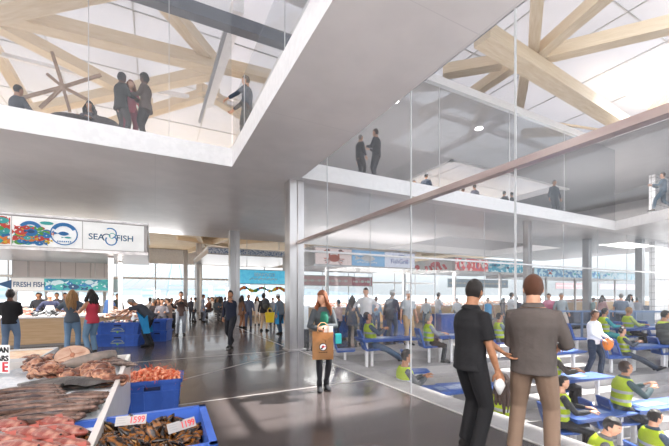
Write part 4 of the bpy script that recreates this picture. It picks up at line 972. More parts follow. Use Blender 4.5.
tanf = [mat('heap_tan', 'd0a184', .4), mat('heap_brown', '8f6450', .4), mat('heap_pale', 'e5cdbb', .4)]; pinkf = [mat('heap_pink', 'e0a090', .4), mat('heap_cream', 'e9cfc0', .4)]; greyf = [mat('heap_grey', '6f7376', .35), mat('heap_silver', 'c9cccd', .3), black]
qa, qb = PY(18, 310, 13.9), PY(31, 310, 13.9)
seafood_heap(qa.x, qb.x, 13.7, 14.5, .92, .26, pinkf, 'pink fillets heaped on the plywood counter beside the black jacket shopper', 1)
qa, qb = PY(32, 310, 13.9), PY(58, 310, 13.9)
seafood_heap(qa.x, qb.x, 13.7, 14.5, .92, .18, greyf, 'silver and dark fish heaped in front of the vendor in the white cap', 2)
qa, qb = PY(61, 310, 13.9), PY(90, 310, 13.9)
seafood_heap(qa.x, qb.x, 13.7, 14.5, .92, .14, pinkf, 'pale seafood on the counter between the two women', 3)
# second lower counter with crates in front
qc = PY(100, 330, 13.5); qd = PY(147, 330, 13.2)
counter(qc.x + .98, qd.x + .1, 13.25, 1.0, .84, 'plywood counter end behind the stacked blue crates')
seafood_heap(PY(104, 300, 13.6).x, PY(144, 300, 13.6).x, 13.3, 14.2, .84, .24, tanf, 'tan whole fish heaped behind the stacked blue crates', 5)
for k in range(2):
    ca = G(121, 346.5, 0)
    crate('fish_crate', V((ca.x, ca.y + .32, .37 * k)), -.32, 1.25, .62, .36, ('lower wide blue crate with a printed badge in the stack by the plywood counter', 'upper wide blue crate with a printed badge on the stack by the plywood counter')[k], 'stacked blue crates', printed=True)
    cb_ = G(160.5, 341.5, 0)
    crate('fish_crate', V((cb_.x, cb_.y + .3, .37 * k)), -.36, .62, .6, .36, ('lower narrow blue crate in the stack behind the apron man', 'upper narrow blue crate on the stack behind the apron man')[k], 'stacked blue crates')
qe = G(121, 346.5, 0); seafood_heap(qe.x - .5, qe.x + .45, qe.y + .12, qe.y + .5, .70, .06, pinkf + greyf[1:], 'fish and ice lying in the upper wide blue crate', 8)
# ---- signs further back on the market side
def hang_sign(px0, px1, y, z0, z1, m, label, dep=.25, yawless=True, name='hanging_sign'):
    a = PY(px0, 290, y).x; c_ = PY(px1, 290, y).x; t = thing(name, (a, y, 0), 0, label, 'sign'); t['w'] = c_ - a
    BM().box(0, c_ - a, 0, dep, z0, z1).put('sign_panel', m, t)
    b = BM(); b.box(-.03, c_ - a + .03, -.02, dep + .02, z1, z1 + .05).box(-.03, c_ - a + .03, -.02, dep + .02, z0 - .05, z0); b.put('sign_frame', lightgrey, t)
    for f in (.15, .85): BM().box((c_ - a) * f - .015, (c_ - a) * f + .015, .1, .13, z1 + .05, 4.9 if y < 20.8 else 6.5).put('hanger_rod', lightgrey, t)
    return t, c_ - a
t, w_ = hang_sign(11, 108, 19.2, 1.72 + .05, 2.3, signwhite, 'long white and turquoise hanging sign with an arrow behind the fish counter')
text('FRESH FISH', .30, PAL[7], t, (w_ * .175, -.02, 2.02), (PI / 2, 0, 0), sx=.72)
b = BM(); b.prism([(-.45, -.02, 2.03), (.02, -.02, 2.22), (.02, -.02, 1.84)], (0, .02, 0)); b.put('arrow', PAL[7], t)
wv = mat('wave_print', '2a86a8', .5, 0, '4cc3c0', 2.5, stretch=(1, 1, 2), ramp=(.4, .6)); BM().box(w_ * .32, w_, -.02, -.005, 1.78, 2.29).put('wave_artwork', wv, t)
art_fishes(w_ * .33, w_ * .99, 1.8, 2.27, 26, y=-.03, seed=9, big=.5, pal=PAL).put('fish_artwork', [PAL[i] for i in (4, 6, 0, 7, 6, 0, 6)], t)
t, w_ = hang_sign(85, 122, 20.2, 1.75, 2.35, PAL[6], 'second pale turquoise hanging sign near the canopy posts')
art_fishes(.1, w_ - .1, 1.8, 2.3, 12, y=-.02, seed=11, big=.5).put('wave_artwork', [PAL[i] for i in (4, 6, 0, 7, 6, 0, 6)], t)
# white panelled kiosk wall behind
kz = grid_mat('kiosk_panels', 'e6e0df', 'bcb4b4', .62, 0, 0, w=.03)
t = thing('white_kiosk', (PY(12, 280, 22).x, 22, 0), 0, 'white panelled kiosk standing behind the fish counter signs', 'kiosk'); kw = PY(108, 280, 22).x - PY(12, 280, 22).x
BM().box(0, kw, 0, 2.5, 2.35, 3.6).put('upper_wall', kz, t); BM().box(-.4, kw + .3, -.3, 2.8, 3.6, 3.75).put('roof', white, t)
for k in range(4): BM().box(kw * (k / 3.2), kw * (k / 3.2) + .15, .1, .25, 0, 2.35).put('post', white, t)
BM().box(0, kw, .4, 1.2, 0, 1.0).put('counter_front', lightgrey, t)
# far canopy with patterned edge in the middle of the market
t = canopy(PY(208, 250, 21.2).x, 9.2, 21.2, 29.5, 3.98, 4.34, 'distant stall canopy with a blue and white patterned edge beside the white columns', [(3.2, 29), (8.8, 22)])
BM().box(.02, 9.1 - PY(208, 250, 21.2).x, -.012, .02, 4.0, 4.32).put('patterned_edge', mat('edge_pattern', 'dfe6ee', .5, 0, '6f8fb8', 12, ramp=(.5, .56)), t)
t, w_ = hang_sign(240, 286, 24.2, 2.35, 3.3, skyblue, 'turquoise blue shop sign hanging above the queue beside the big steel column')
text('SEAFOOD', .34, signwhite, t, (w_ * .52, -.02, 2.98), (PI / 2, 0, 0))
b = BM()
for k in range(20): b.box(w_ * .2 + k * w_ * .03, w_ * .2 + k * w_ * .03 + .07, -.02, 0, 2.6 + .05 * (k % 3), 2.68 + .05 * (k % 3))
b.put('small_lettering', signwhite, t)
counter(PY(240, 300, 24.8).x, PY(287, 300, 24.8).x, 24.8, 1, .95, 'grey topped counter beneath the turquoise shop sign')
b = BM(); a_ = PY(240, 300, 24.4).x
rr = random.Random(5)
for k in range(26): b.ball((a_ + .14 * k, 24.4, 1.95 + .12 * math.sin(k * .7)), rr.uniform(.08, .14), 8, 6, rr.randrange(6))
tag(b.put('bunting', PAL, None, True), 'string of red, yellow and green bunting under the turquoise shop sign', 'bunting', kind='stuff')
# ---- the stalls behind the hall glass
def hallsign(px0, px1, y, z0, z1, y1, label, posts=()):
    a = PY(px0, 260, y).x; c_ = PY(px1, 260, y).x
    t = canopy(a, c_, y, y1, z0, z1, label, posts); return t, (lambda px: PY(px, 260, y).x - a)
hy = 14.9; z0, z1 = 3.0, 3.88
t, hx = hallsign(314.5, 415, hy, z0, z1, 19.5, 'stall canopy with crab, blue and white sign panels behind the hall glass', [(PY(327, 290, 15.6).x, 15.6), (PY(404, 290, 15.6).x, 15.6)])
sign('sign_panel', t, hx(315.5), hx(351.5), z0 + .05, z1 - .05, lit(mat('sign_pink', 'efd9d3', .4), .15)); sign('sign_panel', t, hx(352), hx(384.5), z0 + .05, z1 - .05, lit(mat('sign_midblue', '7fb3dc', .4), .15)); sign('sign_panel', t, hx(385), hx(414.5), z0 + .05, z1 - .05, lit(mat('sign_lilac', 'dfe2f0', .4), .15))
def crab(b, cx, cz, r, y, mi=0, mj=1):
    b.prism([(x, y, z) for x, z in disc_pts(cx, cz - .02, r * .55, r * .32)], (0, .004, 0), mi)
    for sg in (-1, 1):
        ring_art(b, cx + sg * r * .75, cz + r * .28, r * .38, mi, y, *( (-.6, PI * .9) if sg < 0 else (.1 * PI, PI + .6)), r * .14, 10)
        b.prism([(x, y - .003, z) for x, z in disc_pts(cx + sg * r * .62, cz + r * .62, r * .22, r * .14, 8)], (0, .004, 0), mj)
        for k in range(4): b.prism([(cx + sg * r * .4, y, cz - .02 - k * r * .09), (cx + sg * r * (1.05 - .1 * k), y, cz - r * (.05 + .18 * k)), (cx + sg * r * (1.0 - .1 * k), y, cz - r * (.12 + .18 * k)), (cx + sg * r * .4, y, cz - .05 - k * r * .09)], (0, .004, 0), mj if k % 2 else mi)
b = BM(); crab(b, hx(334), z0 + .38, .56, -.018); b.put('crab_emblem', [mat('crab_orange', 'd9603a', .5), mat('crab_brown', '7a3a28', .5)], t)
b = BM(); b.prism([(x, -.018, z) for x, z in fish_pts(hx(367), z0 + .44, 1.0, .3)], (0, .003, 0)); 
for k in range(9): b.box(hx(357) + .14 * k, hx(357) + .14 * k + .09, -.02, -.016, z0 + .2 + .03 * (k % 2), z0 + .26 + .03 * (k % 2))
b.put('fish_emblem', signwhite, t)
text('FishGrill', .34, mat('print_violet', '6f78b8', .5), t, (hx(399.5), -.018, z0 + .36), (PI / 2, 0, 0), sx=1.05)
b = BM(); b.prism([(x, -.018, z) for x, z in fish_pts(hx(401), z0 + .66, .8, .14)], (0, .003, 0)); b.put('fish_emblem', MC['print_violet'], t)
text('mr', .5, navyprint, t, (-.012, 2.0, z0 + .45), (PI / 2, 0, -PI / 2), sx=1.2)
t, hx = hallsign(455, 524, 14.9, 3.0, 3.8, 19, 'stall canopy with a red and turquoise swirling sign behind the hall glass', [(PY(452, 290, 15.6).x + .2, 15.6), (PY(500, 290, 15.6).x, 15.6)])
sign('sign_panel', t, hx(455.5), hx(488), 3.04, 3.76, lit(mat('sign_redprint', 'd8474a', .5, 0, 'f0d8d4', 3, ramp=(.5, .55)), .15)); sign('sign_panel', t, hx(488.2), hx(523.5), 3.04, 3.76, lit(mat('sign_tealprint', '3aa0bb', .5, 0, 'cfe8ea', 3.5, ramp=(.52, .57)), .15))
b = BM()
for k in range(5): ring_art(b, hx(463) + k * .45, 3.4, .34 - .03 * k, (0, 6, 2, 4, 0)[k], -.02 - .002 * k, .4 * k, 4.5, .06)
for k in range(6): b.prism([(x, -.03, z) for x, z in fish_pts(hx(490) + .42 * k, 3.4 + .12 * (k % 2) - .06, .36, .16)], (0, .003, 0), (6, 7, 6)[k % 3])
b.put('swirl_artwork', PAL, t)
# its side panel with the red octopus, facing west
b = BM(); b.box(-.03, 0, .2, 4.0, 3.04, 3.76); b.put('side_panel', lightgrey, t)
b = BM()
def sp(pts, mi=0): b.prism([(-.045, y, z) for y, z in pts], (.012, 0, 0), mi)
sp(disc_pts(1.6, 3.50, .42, .17)); 
for k in range(5): sp([(.8 + .38 * k, 3.45), (1.05 + .38 * k, 3.45), (.75 + .42 * k, 3.12), (.55 + .42 * k, 3.16)])
sp(disc_pts(3.3, 3.4, .25, .18)); b.put('octopus_emblem', red, t)
t, hx = hallsign(534, 638, 16.6, 2.98, 3.66, 21, 'long blue wave patterned sign canopy beside the slim steel column behind the hall glass', [(PY(546, 290, 17).x, 17), (PY(575, 290, 17).x, 17), (PY(615, 290, 17).x, 17)])
sign('sign_panel', t, hx(534.5), hx(600), 3.0, 3.64, lit(mat('sign_waves', '3f86b4', .5, 0, 'b9dbe4', 2.6, ramp=(.48, .54)), .15)); sign('sign_panel', t, hx(600.5), hx(637.5), 3.0, 3.64, mat('sign_pale', 'cfdfe3', .5, 0, '8fc0cf', 2, ramp=(.5, .56)))
b = BM(); crab(b, hx(550), 3.32, .3, -.02); b.put('crab_emblem', [MC['print_red'], MC['print_red']], t)
b = BM()
for k in range(12): b.prism([(x, -.02, z) for x, z in fish_pts(hx(566) + .62 * k, 3.32 + .1 * (k % 2), .5, .2)], (0, .003, 0), (6, 4, 0)[k % 3])
b.put('fish_artwork', PAL, t)
# counters with heaps behind the hall glass
def pc_(px, y): return PY(px, 300, y).x
for a, c_, y, lb in ((318, 360, 15.6, 'plywood counter under the crab sign panel'), (384, 417, 15.6, 'plywood counter under the white lettered sign panel'), (425, 512, 15.2, 'long plywood counter below the red and turquoise signs'), (560, 655, 17.2, 'long plywood counter below the blue wave sign')):
    counter(pc_(a, y), pc_(c_, y), y, 1.2, .95, lb)
for i, (a, c_, y, m, lb) in enumerate(((320, 358, 15.7, pinkf, 'pink seafood on the counter under the crab sign'), (386, 415, 15.7, tanf, 'tan seafood heaped under the white lettered sign'), (426, 470, 15.3, pinkf, 'pale pink seafood heaped on the long plywood counter'), (471, 510, 15.3, tanf, 'tan seafood heaped at the east end of the long plywood counter'), (565, 640, 17.4, pinkf, 'pink and cream seafood on the counter below the blue wave sign'))):
    seafood_heap(pc_(a, y), pc_(c_, y), y, y + .9, .95, .22, m, lb, 20 + i)
# pale glazed stall backs with printed bands
for i, (px0, px1, y, c_, lb) in enumerate(((300, 352, 24, 'e7b9bd', 'long pale red hanging banner behind the crab stall'), (352, 372, 24.5, 'cc6f80', 'small deep pink hanging banner beyond the crab stall'), (448, 508, 23.5, 'b9d3e6', 'pale blue hanging banner with a fish print beyond the long counter'), (556, 590, 25, 'f0c3c3', 'pale pink hanging banner beyond the blue wave sign'), (600, 640, 25, 'e3c6cc', 'faded pink hanging banner near the dark steel columns'))):
    t, w_ = hang_sign(px0, px1, y, 2.3, 3.0, mat('banner_' + c_, c_, .6), lb, .05)
    b = BM()
    for k in range(int(w_ / .6)): b.prism([(x, -.02, z) for x, z in fish_pts(.4 + .58 * k, 2.65, .42, .22)], (0, .01, 0))
    b.put('fish_artwork', signwhite, t)
# dark display cases and screens at the top of the hall
for i, (px, py, w_, h_, D, lb) in enumerate(((336, 342, 1.0, .85, 12.2, 'blue display case behind the auburn haired woman'), (402, 340, .95, 1.0, 12.4, 'blue display case behind the man with the shoulder bag'), (451, 336, 1.0, .85, 13.2, 'blue display case below the long plywood counter'), (552, 333, .9, .8, 15.0, 'blue display case beside the man in the grey shirt'),
        (582, 330, 1.5, .75, 17.0, 'dark slate display case behind the man in the white shirt'), (638, 328, 2.6, 1.0, 18.0, 'long dark slate display case before the tiled tower'), (611, 329, 1.3, .8, 17.5, 'small dark slate display case between the two long ones'))):
    q = P(px, 294, D); t = thing('display_case', (q.x, q.y, 0), 0, lb, 'cabinet', 'display cases at the top of the hall'); m = seatblue if i < 4 else mat('slate_blue', '4b5568', .5)
    BM().box(-w_ / 2, w_ / 2, 0, .5, .06, h_).put('body', m, t, bevel=.02); BM().box(-w_ / 2 + .06, w_ / 2 - .06, -.01, 0, h_ * .3, h_ * .85).put('front_panel', mat('case_panel_%d' % (i >= 4), '3f63b4' if i < 4 else '59657a', .25), t)
    BM().box(-w_ / 2 + .05, w_ / 2 - .05, .05, .45, 0, .06).put('plinth', dark, t)
# big kiln of stacked tubs under the counters: low bin beside the steel column
q = G(300, 346, 0); tag(BM().box(-.18, .18, -.15, .15, 0, .42).put('floor_box', dark, loc=V((q.x + .45, q.y + .9, 0)), bevel=.02), 'small dark box on the floor just behind the steel column', 'box')
# ================================================================ THE SHOPPERS, VENDORS AND TERRACE GUESTS
def W(px, fy, face, label, z=0.0, det=1, head=None, **k):
    """someone whose feet show at row fy (or would), head at row head"""
    l = stand_at(px, fy, z)
    if head is not None: 
        D = (EYE - z) * FX / (fy - HY); k['H'] = max(1.45, min(1.95, (fy - head) / FX * D))
    return person(l, face_to(l, face), label, det=det, **k)
def behind(px, hy, D, face, label, H=1.72, **k):
    """someone partly hidden: distance given"""
    l = P(px, 294, D); l.z = 0; return person(l, face_to(l, face), label, H=H, **k)
ctop = ((-.2, .34, 1.05), (.2, .34, 1.05))
W(10, 355, 14, 'shopper in black jacket and jeans with a thin strap standing at the fish counter', head=289, det=1, hair='curly', hc='black', top='1d1c1f', bottom='6b7f99', tl=0, hands=((-.1, .3, 1.1), (.1, .3, 1.1)), fat=1.0, skin='dark')
W(72, 352, 10, 'woman with long light brown hair in grey T-shirt and jeans at the counter', head=289, fem=True, hair='long', hc='blond', top='55616c', sleeve='short', bottom='7391ad', hands=((-.3, .25, 1.15), (.32, .25, 1.2)), skin='light')
W(92, 354, -35, 'woman with curly black hair in red vest top and jeans carrying something pale', head=289, fem=True, hair='bob', hc='black', top='c23a4c', sleeve='none', bottom='6d8ba6', hands=((-.18, .3, 1.15), (.15, .3, 1.15)), skin='tan')
behind(50, 295, 12.2, 180, 'fish vendor in a white cap and navy shirt leaning behind the counter', hat='cap', hc='brown', top='353a55', inner='dddddd', lean=16, hands=((-.35, .35, .98), (.35, .35, .98)), skin='light', apron='e9e9ea')
for px, D, hcol, tcol, lb in ((38, 14.5, 'black', '3b3a40', 'dark haired vendor behind the silver fish heap'), (57, 15, 'black', '44424a', 'dark haired helper just behind the vendor in the white cap'), (65, 15.5, 'black', '6a6c78', 'short dark haired helper by the long haired woman'), (40, 17, 'grey', 'c9c0be', 'person in pale top further back behind the counter')):
    behind(px, 296, D, 170 if D != 15 else 200, lb, H=1.7, hc=hcol, top=tcol, det=0, hands=ctop)
behind(107, 294, 13.9, 60, 'vendor in navy T-shirt and dark cap working behind the red vest woman', H=1.72, hat='capdark', top='33507e', sleeve='short', lean=12, hands=((-.1, .4, 1.0), (.2, .4, 1.0)))
behind(117.5, 297, 16.5, 200, 'dark clothed person standing between the canopy posts', H=1.66, top='2c332f', det=0)
# man in blue apron bending over the crates
l = stand_at(149, 346); person(l, face_to(l, -78), 'fishmonger in blue apron and grey shirt bending over the stacked crates', H=1.8, det=1, hair='short', hc='grey', top='434750', sleeve='short', bottom='22252c', apron='1f7fb4', lean=48, pelvis=(0, -.05, .90), hands=((-.2, .75, .98), (.2, .70, .92)), shoe='141416', fat=1.05,
    elbows=((-.6, 0, .6), (.6, 0, .6)), feet=((-.10, .0, .08), (.14, -.05, .08)))
W(181, 335, 178, 'woman in brown jacket holding up a camera in the open aisle', head=291, fem=True, hair='bun', hc='brown', top='5d4a44', tl=.12, bottom='8f939b', hands=((-.06, .26, 1.34), (.08, .26, 1.34)), skin='light', feet=((-.1, .02, .08), (.14, .12, .08)), footdir=(-10, 20))
q = P(181.5, 303, 13.2); t = thing('camera', q, 0, 'small black camera held up by the woman in the brown jacket', 'camera'); BM().box(-.06, .06, -.03, .03, -.04, .04).put('camera_body', black, t, bevel=.008); BM().tube([(0, -.03, 0), (0, -.09, 0)], .03, 12).put('lens', dark, t)
l = stand_at(231, 346.5); person(l, face_to(l, 205), 'man in navy jacket and dark trousers walking with his hand raised to his chin', H=1.80, det=1, hair='short', hc='black', top='23283a', bottom='1d1e25', skin='tan', hands=((-.05, .22, 1.36), (.26, -.02, .85)), lean=4, feet=((-.1, .30, .09), (.10, -.30, .14)), pelvis=.89, hpitch=-14, footdir=(0, 0), curl=.9)
# queue under the turquoise sign
W(241.5, 328, 60, 'person in brown coat at the head of the queue under the turquoise sign', head=295, fem=True, hair='bob', top='71503d', tl=.2, bottom='8a5d42')
W(248.5, 328, 180, 'person in slate blue jacket standing beside the brown coat', head=294, hc='black', top='5c6275', bottom='4d5368', tl=.05)
W(257, 325, 170, 'person in white top and pale skirt in the middle of the queue', head=296, fem=True, hair='long', hc='brown', top='d8cfc8', tl=.25, bottom='c9b39c', legs='tights')
W(263.5, 331, 30, 'person in black jacket with a dark backpack and yellow bag in the queue', head=293, hair='curly', top='26252a', bottom='c9a98c', legs='tights', tl=.05, fem=True)
q = P(270, 294, 14.6); t = thing('shopping_bag', (q.x, q.y, .42), -.5, 'bright yellow shopping bag carried in the queue', 'bag'); BM().hexa([(-.16, -.07, 0), (.16, -.07, 0), (.16, .07, 0), (-.16, .07, 0), (-.19, -.08, .42), (.19, -.08, .42), (.19, .08, .42), (-.19, .08, .42)]).put('sack', mat('bag_yellow', 'f2cf1c', .45), t, bevel=.01)
BM().tube([(-.1, 0, .42), (-.06, 0, .6), (.06, 0, .6), (.1, 0, .42)], .012, 6).put('handle', MC['bag_yellow'], t, True)
q = P(266, 294, 14.7); t = thing('backpack', (q.x, q.y, 1.0), -.5, 'dark rounded backpack on the shopper in the black jacket', 'backpack'); BM().ball((0, -.0, .2), (.17, .12, .25), 12, 8).put('pack_body', dark, t, True); BM().ball((0, -.09, .1), (.12, .06, .12), 10, 6).put('front_pocket', mat('pack_pocket', '4e4b44', .7), t, True)
W(281, 334, -60, 'server in white cap and blue apron leaning beside the steel column', head=293, hat='cap', top='6f7780', apron='2a8ac0', bottom='33485c', lean=10, fat=1.1)
W(273, 324, 200, 'person in grey top behind the server in the white cap', head=297, top='8b8f98', bottom='5a5d66')
W(203, 322, 100, 'person in grey dress standing by the inner white column', head=294, fem=True, hair='short', top='8c93a3', tl=.25, bottom='6c7182')
W(195.5, 322, -80, 'person in white shirt and dark trousers beyond the photographer', head=297, top='d9d9dc', bottom='44454c', det=0)
W(191, 321, 150, 'person in charcoal jacket beyond the photographer', head=298, top='54525a', bottom='3c3c44', det=0)
# seated crowd at cafe tables
rr = random.Random(21); cc = 0
cols = ['3b3335', '6d5b57', '8f8a90', '4d5566', 'a98f82', '2c2a2e', 'c7c0bf', '775146', 'd8d4d4', '56606b']
def seat_pose(): return dict(pelvis=(0, 0, .55), feet=((-.12, .38, .08), (.12, .38, .08)), knees=((-.1, 1, .6), (.1, 1, .6)), hands=((-.14, .36, .78), (.14, .36, .78)))
def stool(l, lb):
    t = thing('cafe_stool', (l.x, l.y, 0), 0, lb, 'stool', 'stools under the seated cafe guests'); BM().cyl((0, 0, .40), .17, .04, 14).put('seat', lightgrey, t)
    BM().cyl((0, 0, 0), .16, .02, 12).cyl((0, 0, .02), .02, .38, 8).put('pedestal', steel, t)
seats = [(153, 15.5), (158, 17), (162, 15.2), (165.5, 17.5), (169, 15.8), (171.5, 18.5), (150, 18.5), (209, 22), (213, 24), (217, 21.5), (221, 24.5), (225, 22.5), (228, 26), (219, 28), (211, 27), (215, 25.5)]
where = ['beside the stacked crates', 'behind the bending fishmonger', 'in plum by the canopy post', 'in the second row of the cafe', 'at the aisle end of the cafe', 'far back in the cafe', 'behind the tan fish heap', 'next to the inner white column', 'behind the navy jacket man', 'at the near cafe table', 'at the middle cafe table', 'beside the big white column', 'deep behind the white column', 'farthest back in the middle cafe', 'between the two columns at the back', 'in the centre of the middle cafe']
for i, (px, D) in enumerate(seats):
    l = P(px, 294, D); l.z = 0
    person(l, rr.uniform(0, 360), 'seated cafe guest ' + where[i], H=1.85, det=0, hc=rr.choice(['black', 'brown', 'black', 'grey']), hair=rr.choice(['short', 'bob', 'short']), top=cols[i % 10], bottom='4a4a52', skin=rr.choice(['light', 'tan']), group='seated cafe guests', **seat_pose()); stool(l, 'small round grey stool under a seated cafe guest')
for i, (px, D, lb) in enumerate(((156, 16.3, 'near round cafe table by the stacked crates'), (167, 16.7, 'round cafe table by the open aisle'), (214, 23.2, 'round cafe table beside the inner white column'), (223, 23.6, 'round cafe table beside the big white column'))):
    l = P(px, 294, D); t = thing('cafe_table', (l.x, l.y, 0), 0, lb, 'table', 'round cafe tables'); BM().cyl((0, 0, .72), .4, .03, 20).put('tabletop', white, t); BM().cyl((0, 0, .02), .03, .70, 8).put('pedestal', steel, t); BM().cyl((0, 0, 0), .22, .02, 14).put('base', steel, t)
# people behind the hall glass
W(339, 341, -60, 'dark haired person in pale pink top beyond the auburn haired woman', head=299, hc='black', top='d9b9b2', det=1, bottom='3c4152', hands=((-.1, .35, 1.15), (.1, .35, 1.15)))
W(352, 340, 20, 'long haired person in dark dress beside the man in the white shirt', head=295, fem=True, hair='long', hc='brown', top='5a5a68', tl=.3, bottom='22252f')
W(366, 344, 190, 'tall man in white shirt and dark trousers behind the hall glass', head=287, hc='brown', top='e8e6e6', bottom='2a3350', skin='light', fat=1.1, hands=((-.34, .2, 1.1), (.34, .15, 1.1)))
W(391, 341, 30, 'man in dark navy jacket and white cap behind the hall glass', head=289, hat='cap', hc='grey', top='39445c', tl=.15, bottom='5a5f70', fat=1.15, lean=6)
W(408, 345, 150, 'man in grey shirt and tan trousers with a brown shoulder bag', head=290, hat='cap', hc='grey', top='aab0b5', sleeve='short', bottom='b99c78', skin='light')
q = P(402, 316, 11.2); t = thing('shoulder_bag', q, 0, 'brown leather shoulder bag on the man in tan trousers', 'bag'); BM().box(-.14, .14, -.05, .05, -.12, .12).put('bag_body', mat('leather_brown', '5a3a30', .5), t, bevel=.02); BM().tube([(0, -.0, .12), (.16, -.06, .45), (.28, 0, .62)], .012, 6).put('strap', MC['leather_brown'], t, True)
W(438, 331, 60, 'shopper in white T-shirt and pale jeans at the long plywood counter', head=292, hc='black', top='d5d2d4', sleeve='short', bottom='8a9cb6', hands=((-.1, .35, 1.1), (.15, .35, 1.1)))
W(470, 330, 40, 'shopper in grey top partly hidden behind the man in black', head=297, hc='black', top='b9b5b8', bottom='8c8f99', det=0)
W(488, 333, 185, 'person in bright blue waistcoat and dark trousers between the two men', head=297, hc='black', top='3d9bd0', sleeve='none', bottom='2e3440', skin='tan')
W(503, 328, 100, 'person with brown hair at the counter just behind the blue waistcoat', head=298, fem=True, hair='long', hc='brown', top='7a6a66', bottom='4e4a50')
W(511, 331, 60, 'person in white shirt with a dark backpack strap beside the man in the grey shirt', head=292, hc='black', top='dcdcde', sleeve='short', bottom='5b6070')
W(516.5, 330, 0, 'person in charcoal jacket immediately beside the man in the grey shirt', head=296, hc='black', top='4a4f59', bottom='454953', det=0)
W(549, 332, 200, 'person in pink shirt and blue trousers past the man in the grey shirt', head=293, hc='brown', top='d9829a', sleeve='short', bottom='5876b4', skin='light')
W(561, 333, 150, 'person in pale grey top and light shorts walking beyond the pink shirt', head=292, hc='grey', top='a9b0b3', bottom='cfc3b8', skin='light', feet=((-.1, .25, .09), (.1, -.25, .12)), pelvis=.9)
W(602, 326, 30, 'person in faded rose top leaning at the counter below the blue wave sign', head=295, fem=True, hair='bob', hc='brown', top='caa5a5', bottom='8a8690', det=0)
W(593, 324, 100, 'person in pale teal top far behind the white shirt man', head=297, top='9fbdbd', bottom='8a8f95', det=0)
W(621, 333, 15, 'man in grey blue shirt standing with his back turned by the slim mullion', head=293, hc='grey', top='7d8796', sleeve='short', bottom='555b69', fat=1.15, skin='light')
W(629.5, 330, 120, 'woman in white blouse with dark straps before the long slate case', head=294, fem=True, hair='bob', hc='black', top='c9ccd2', bottom='5d6675', skin='light')
W(637, 326, 0, 'dark haired person in pale jacket near the tiled tower', head=297, top='a9adb5', bottom='7a7f8a', det=0)
W(540, 329, 10, 'person in lilac top past the shoulder of the man in the grey shirt', head=297, fem=True, hair='pony', hc='brown', top='b7a8c6', bottom='7d86a8', det=0)
W(426, 328, 190, 'vendor in pale apron behind the long plywood counter', head=298, top='cfd3d6', bottom='777c86', det=0)
W(457, 326, 180, 'vendor in white cap behind the long plywood counter', head=298, hat='cap', top='dcdfe2', bottom='777c86', det=0)
W(376, 333, 170, 'person in sky blue top beyond the tall man in the white shirt', head=296, top='a9c6dc', bottom='7f8ca0', det=0)
W(323, 331, 0, 'person in faded pink far behind the auburn haired woman', head=297, top='d9b5b5', bottom='8a8690', det=0)
# ---- upper floor
def up(px, hy, face, label, y, **k):
    """stands on the upper floor on the vertical plane Y = y"""
    q = PY(px, hy, y); H = k.pop('H', None) or q.z - ZT
    return person(V((q.x, q.y, ZT)), face_to(q, face), label, H=max(1.5, min(H, 1.95)) if H > 1 else 1.7, det=k.pop('det', 1), **k)
up(121, 72, 60, 'person with curly hair in black jacket and grey jumper at the upper balcony', 9.75, hair='curly', hc='black', top='33312f', tl=.12, bottom='55504d', skin='dark', hands=((-.1, .3, 1.15), (.12, .3, 1.2)), fat=1.1)
up(130.5, 80, 170, 'woman with light brown hair in pink scarf between the two at the balcony', 9.95, fem=True, hair='long', hc='auburn', top='c25a66', inner='e08f96', bottom='8a3a48', skin='light')
up(145.5, 73, -70, 'person with curly hair in brown jacket at the upper balcony glass', 9.7, fem=True, hair='curly', hc='black', top='5b4a42', tl=.1, bottom='3a3230', skin='dark', hands=((-.1, .3, 1.15), (.12, .3, 1.1)), fat=1.1)
q = G(247, 75, ZT + 1.80); person(V((q.x, q.y, ZT)), face_to(q, -80), 'man in dark blue suit reaching out at the balcony edge', H=1.80, hair='short', hc='brown', top='2f3a4a', bottom='2b3442', skin='light', hands=((-.25, .40, 1.02), (.2, .38, .98)))
def at_table(px, hy, y, face, label, **k):
    q = G(px, hy, ZT + 1.30); l = V((q.x, q.y, ZT)); person(l, face_to(l, face), label, det=1, **{**dict(H=1.75), **seat_pose(), **k})
at_table(17, 88, 9.9, 60, 'man in grey suit seated at the upper balcony table', hair='short', hc='black', top='4a4d55', bottom='3b3d45', H=1.8)
at_table(90, 104, 10.6, 200, 'dark haired guest seated behind the upper balcony tables', top='4f474a', hair='bob')
for i, (px, y, lb) in enumerate(((35, 12.2, 'dark round backed chair by the seated man in the grey suit'), (56, 11.6, 'dark round backed chair beside the middle upper table'), (104, 11.0, 'dark round backed chair behind the balcony group'))):
    q = PY(px, 100, y); t = thing('tub_chair', (q.x, y, ZT), .3 * i, lb, 'chair', 'dark chairs on the upper floor'); dk = mat('chair_dark', '4b403d', .6)
    b = BM(); b.rings([((0, 0, .42), (.27, 0, 0), (0, .26, 0)), ((0, 0, .48), (.28, 0, 0), (0, .27, 0))], 20); b.put('seat', dk, t, True)
    b = BM(); ring = [(math.cos(a) * .31, math.sin(a) * .30) for a in [PI * (1.0 + k / 12) for k in range(13)]]
    for (x0, y0_), (x1, y1_) in zip(ring, ring[1:]): b.hexa([(x0, y0_, .45), (x1, y1_, .45), (x1 * .88, y1_ * .88, .45), (x0 * .88, y0_ * .88, .45), (x0 * 1.05, y0_ * 1.05, .86), (x1 * 1.05, y1_ * 1.05, .86), (x1 * .94, y1_ * .94, .86), (x0 * .94, y0_ * .94, .86)])
    b.put('backrest', dk, t)
    for a in (.8, 2.3, 3.9, 5.5): BM().tube([(math.cos(a) * .2, math.sin(a) * .2, .42), (math.cos(a) * .26, math.sin(a) * .26, 0)], .015, 6).put('leg', black, t)
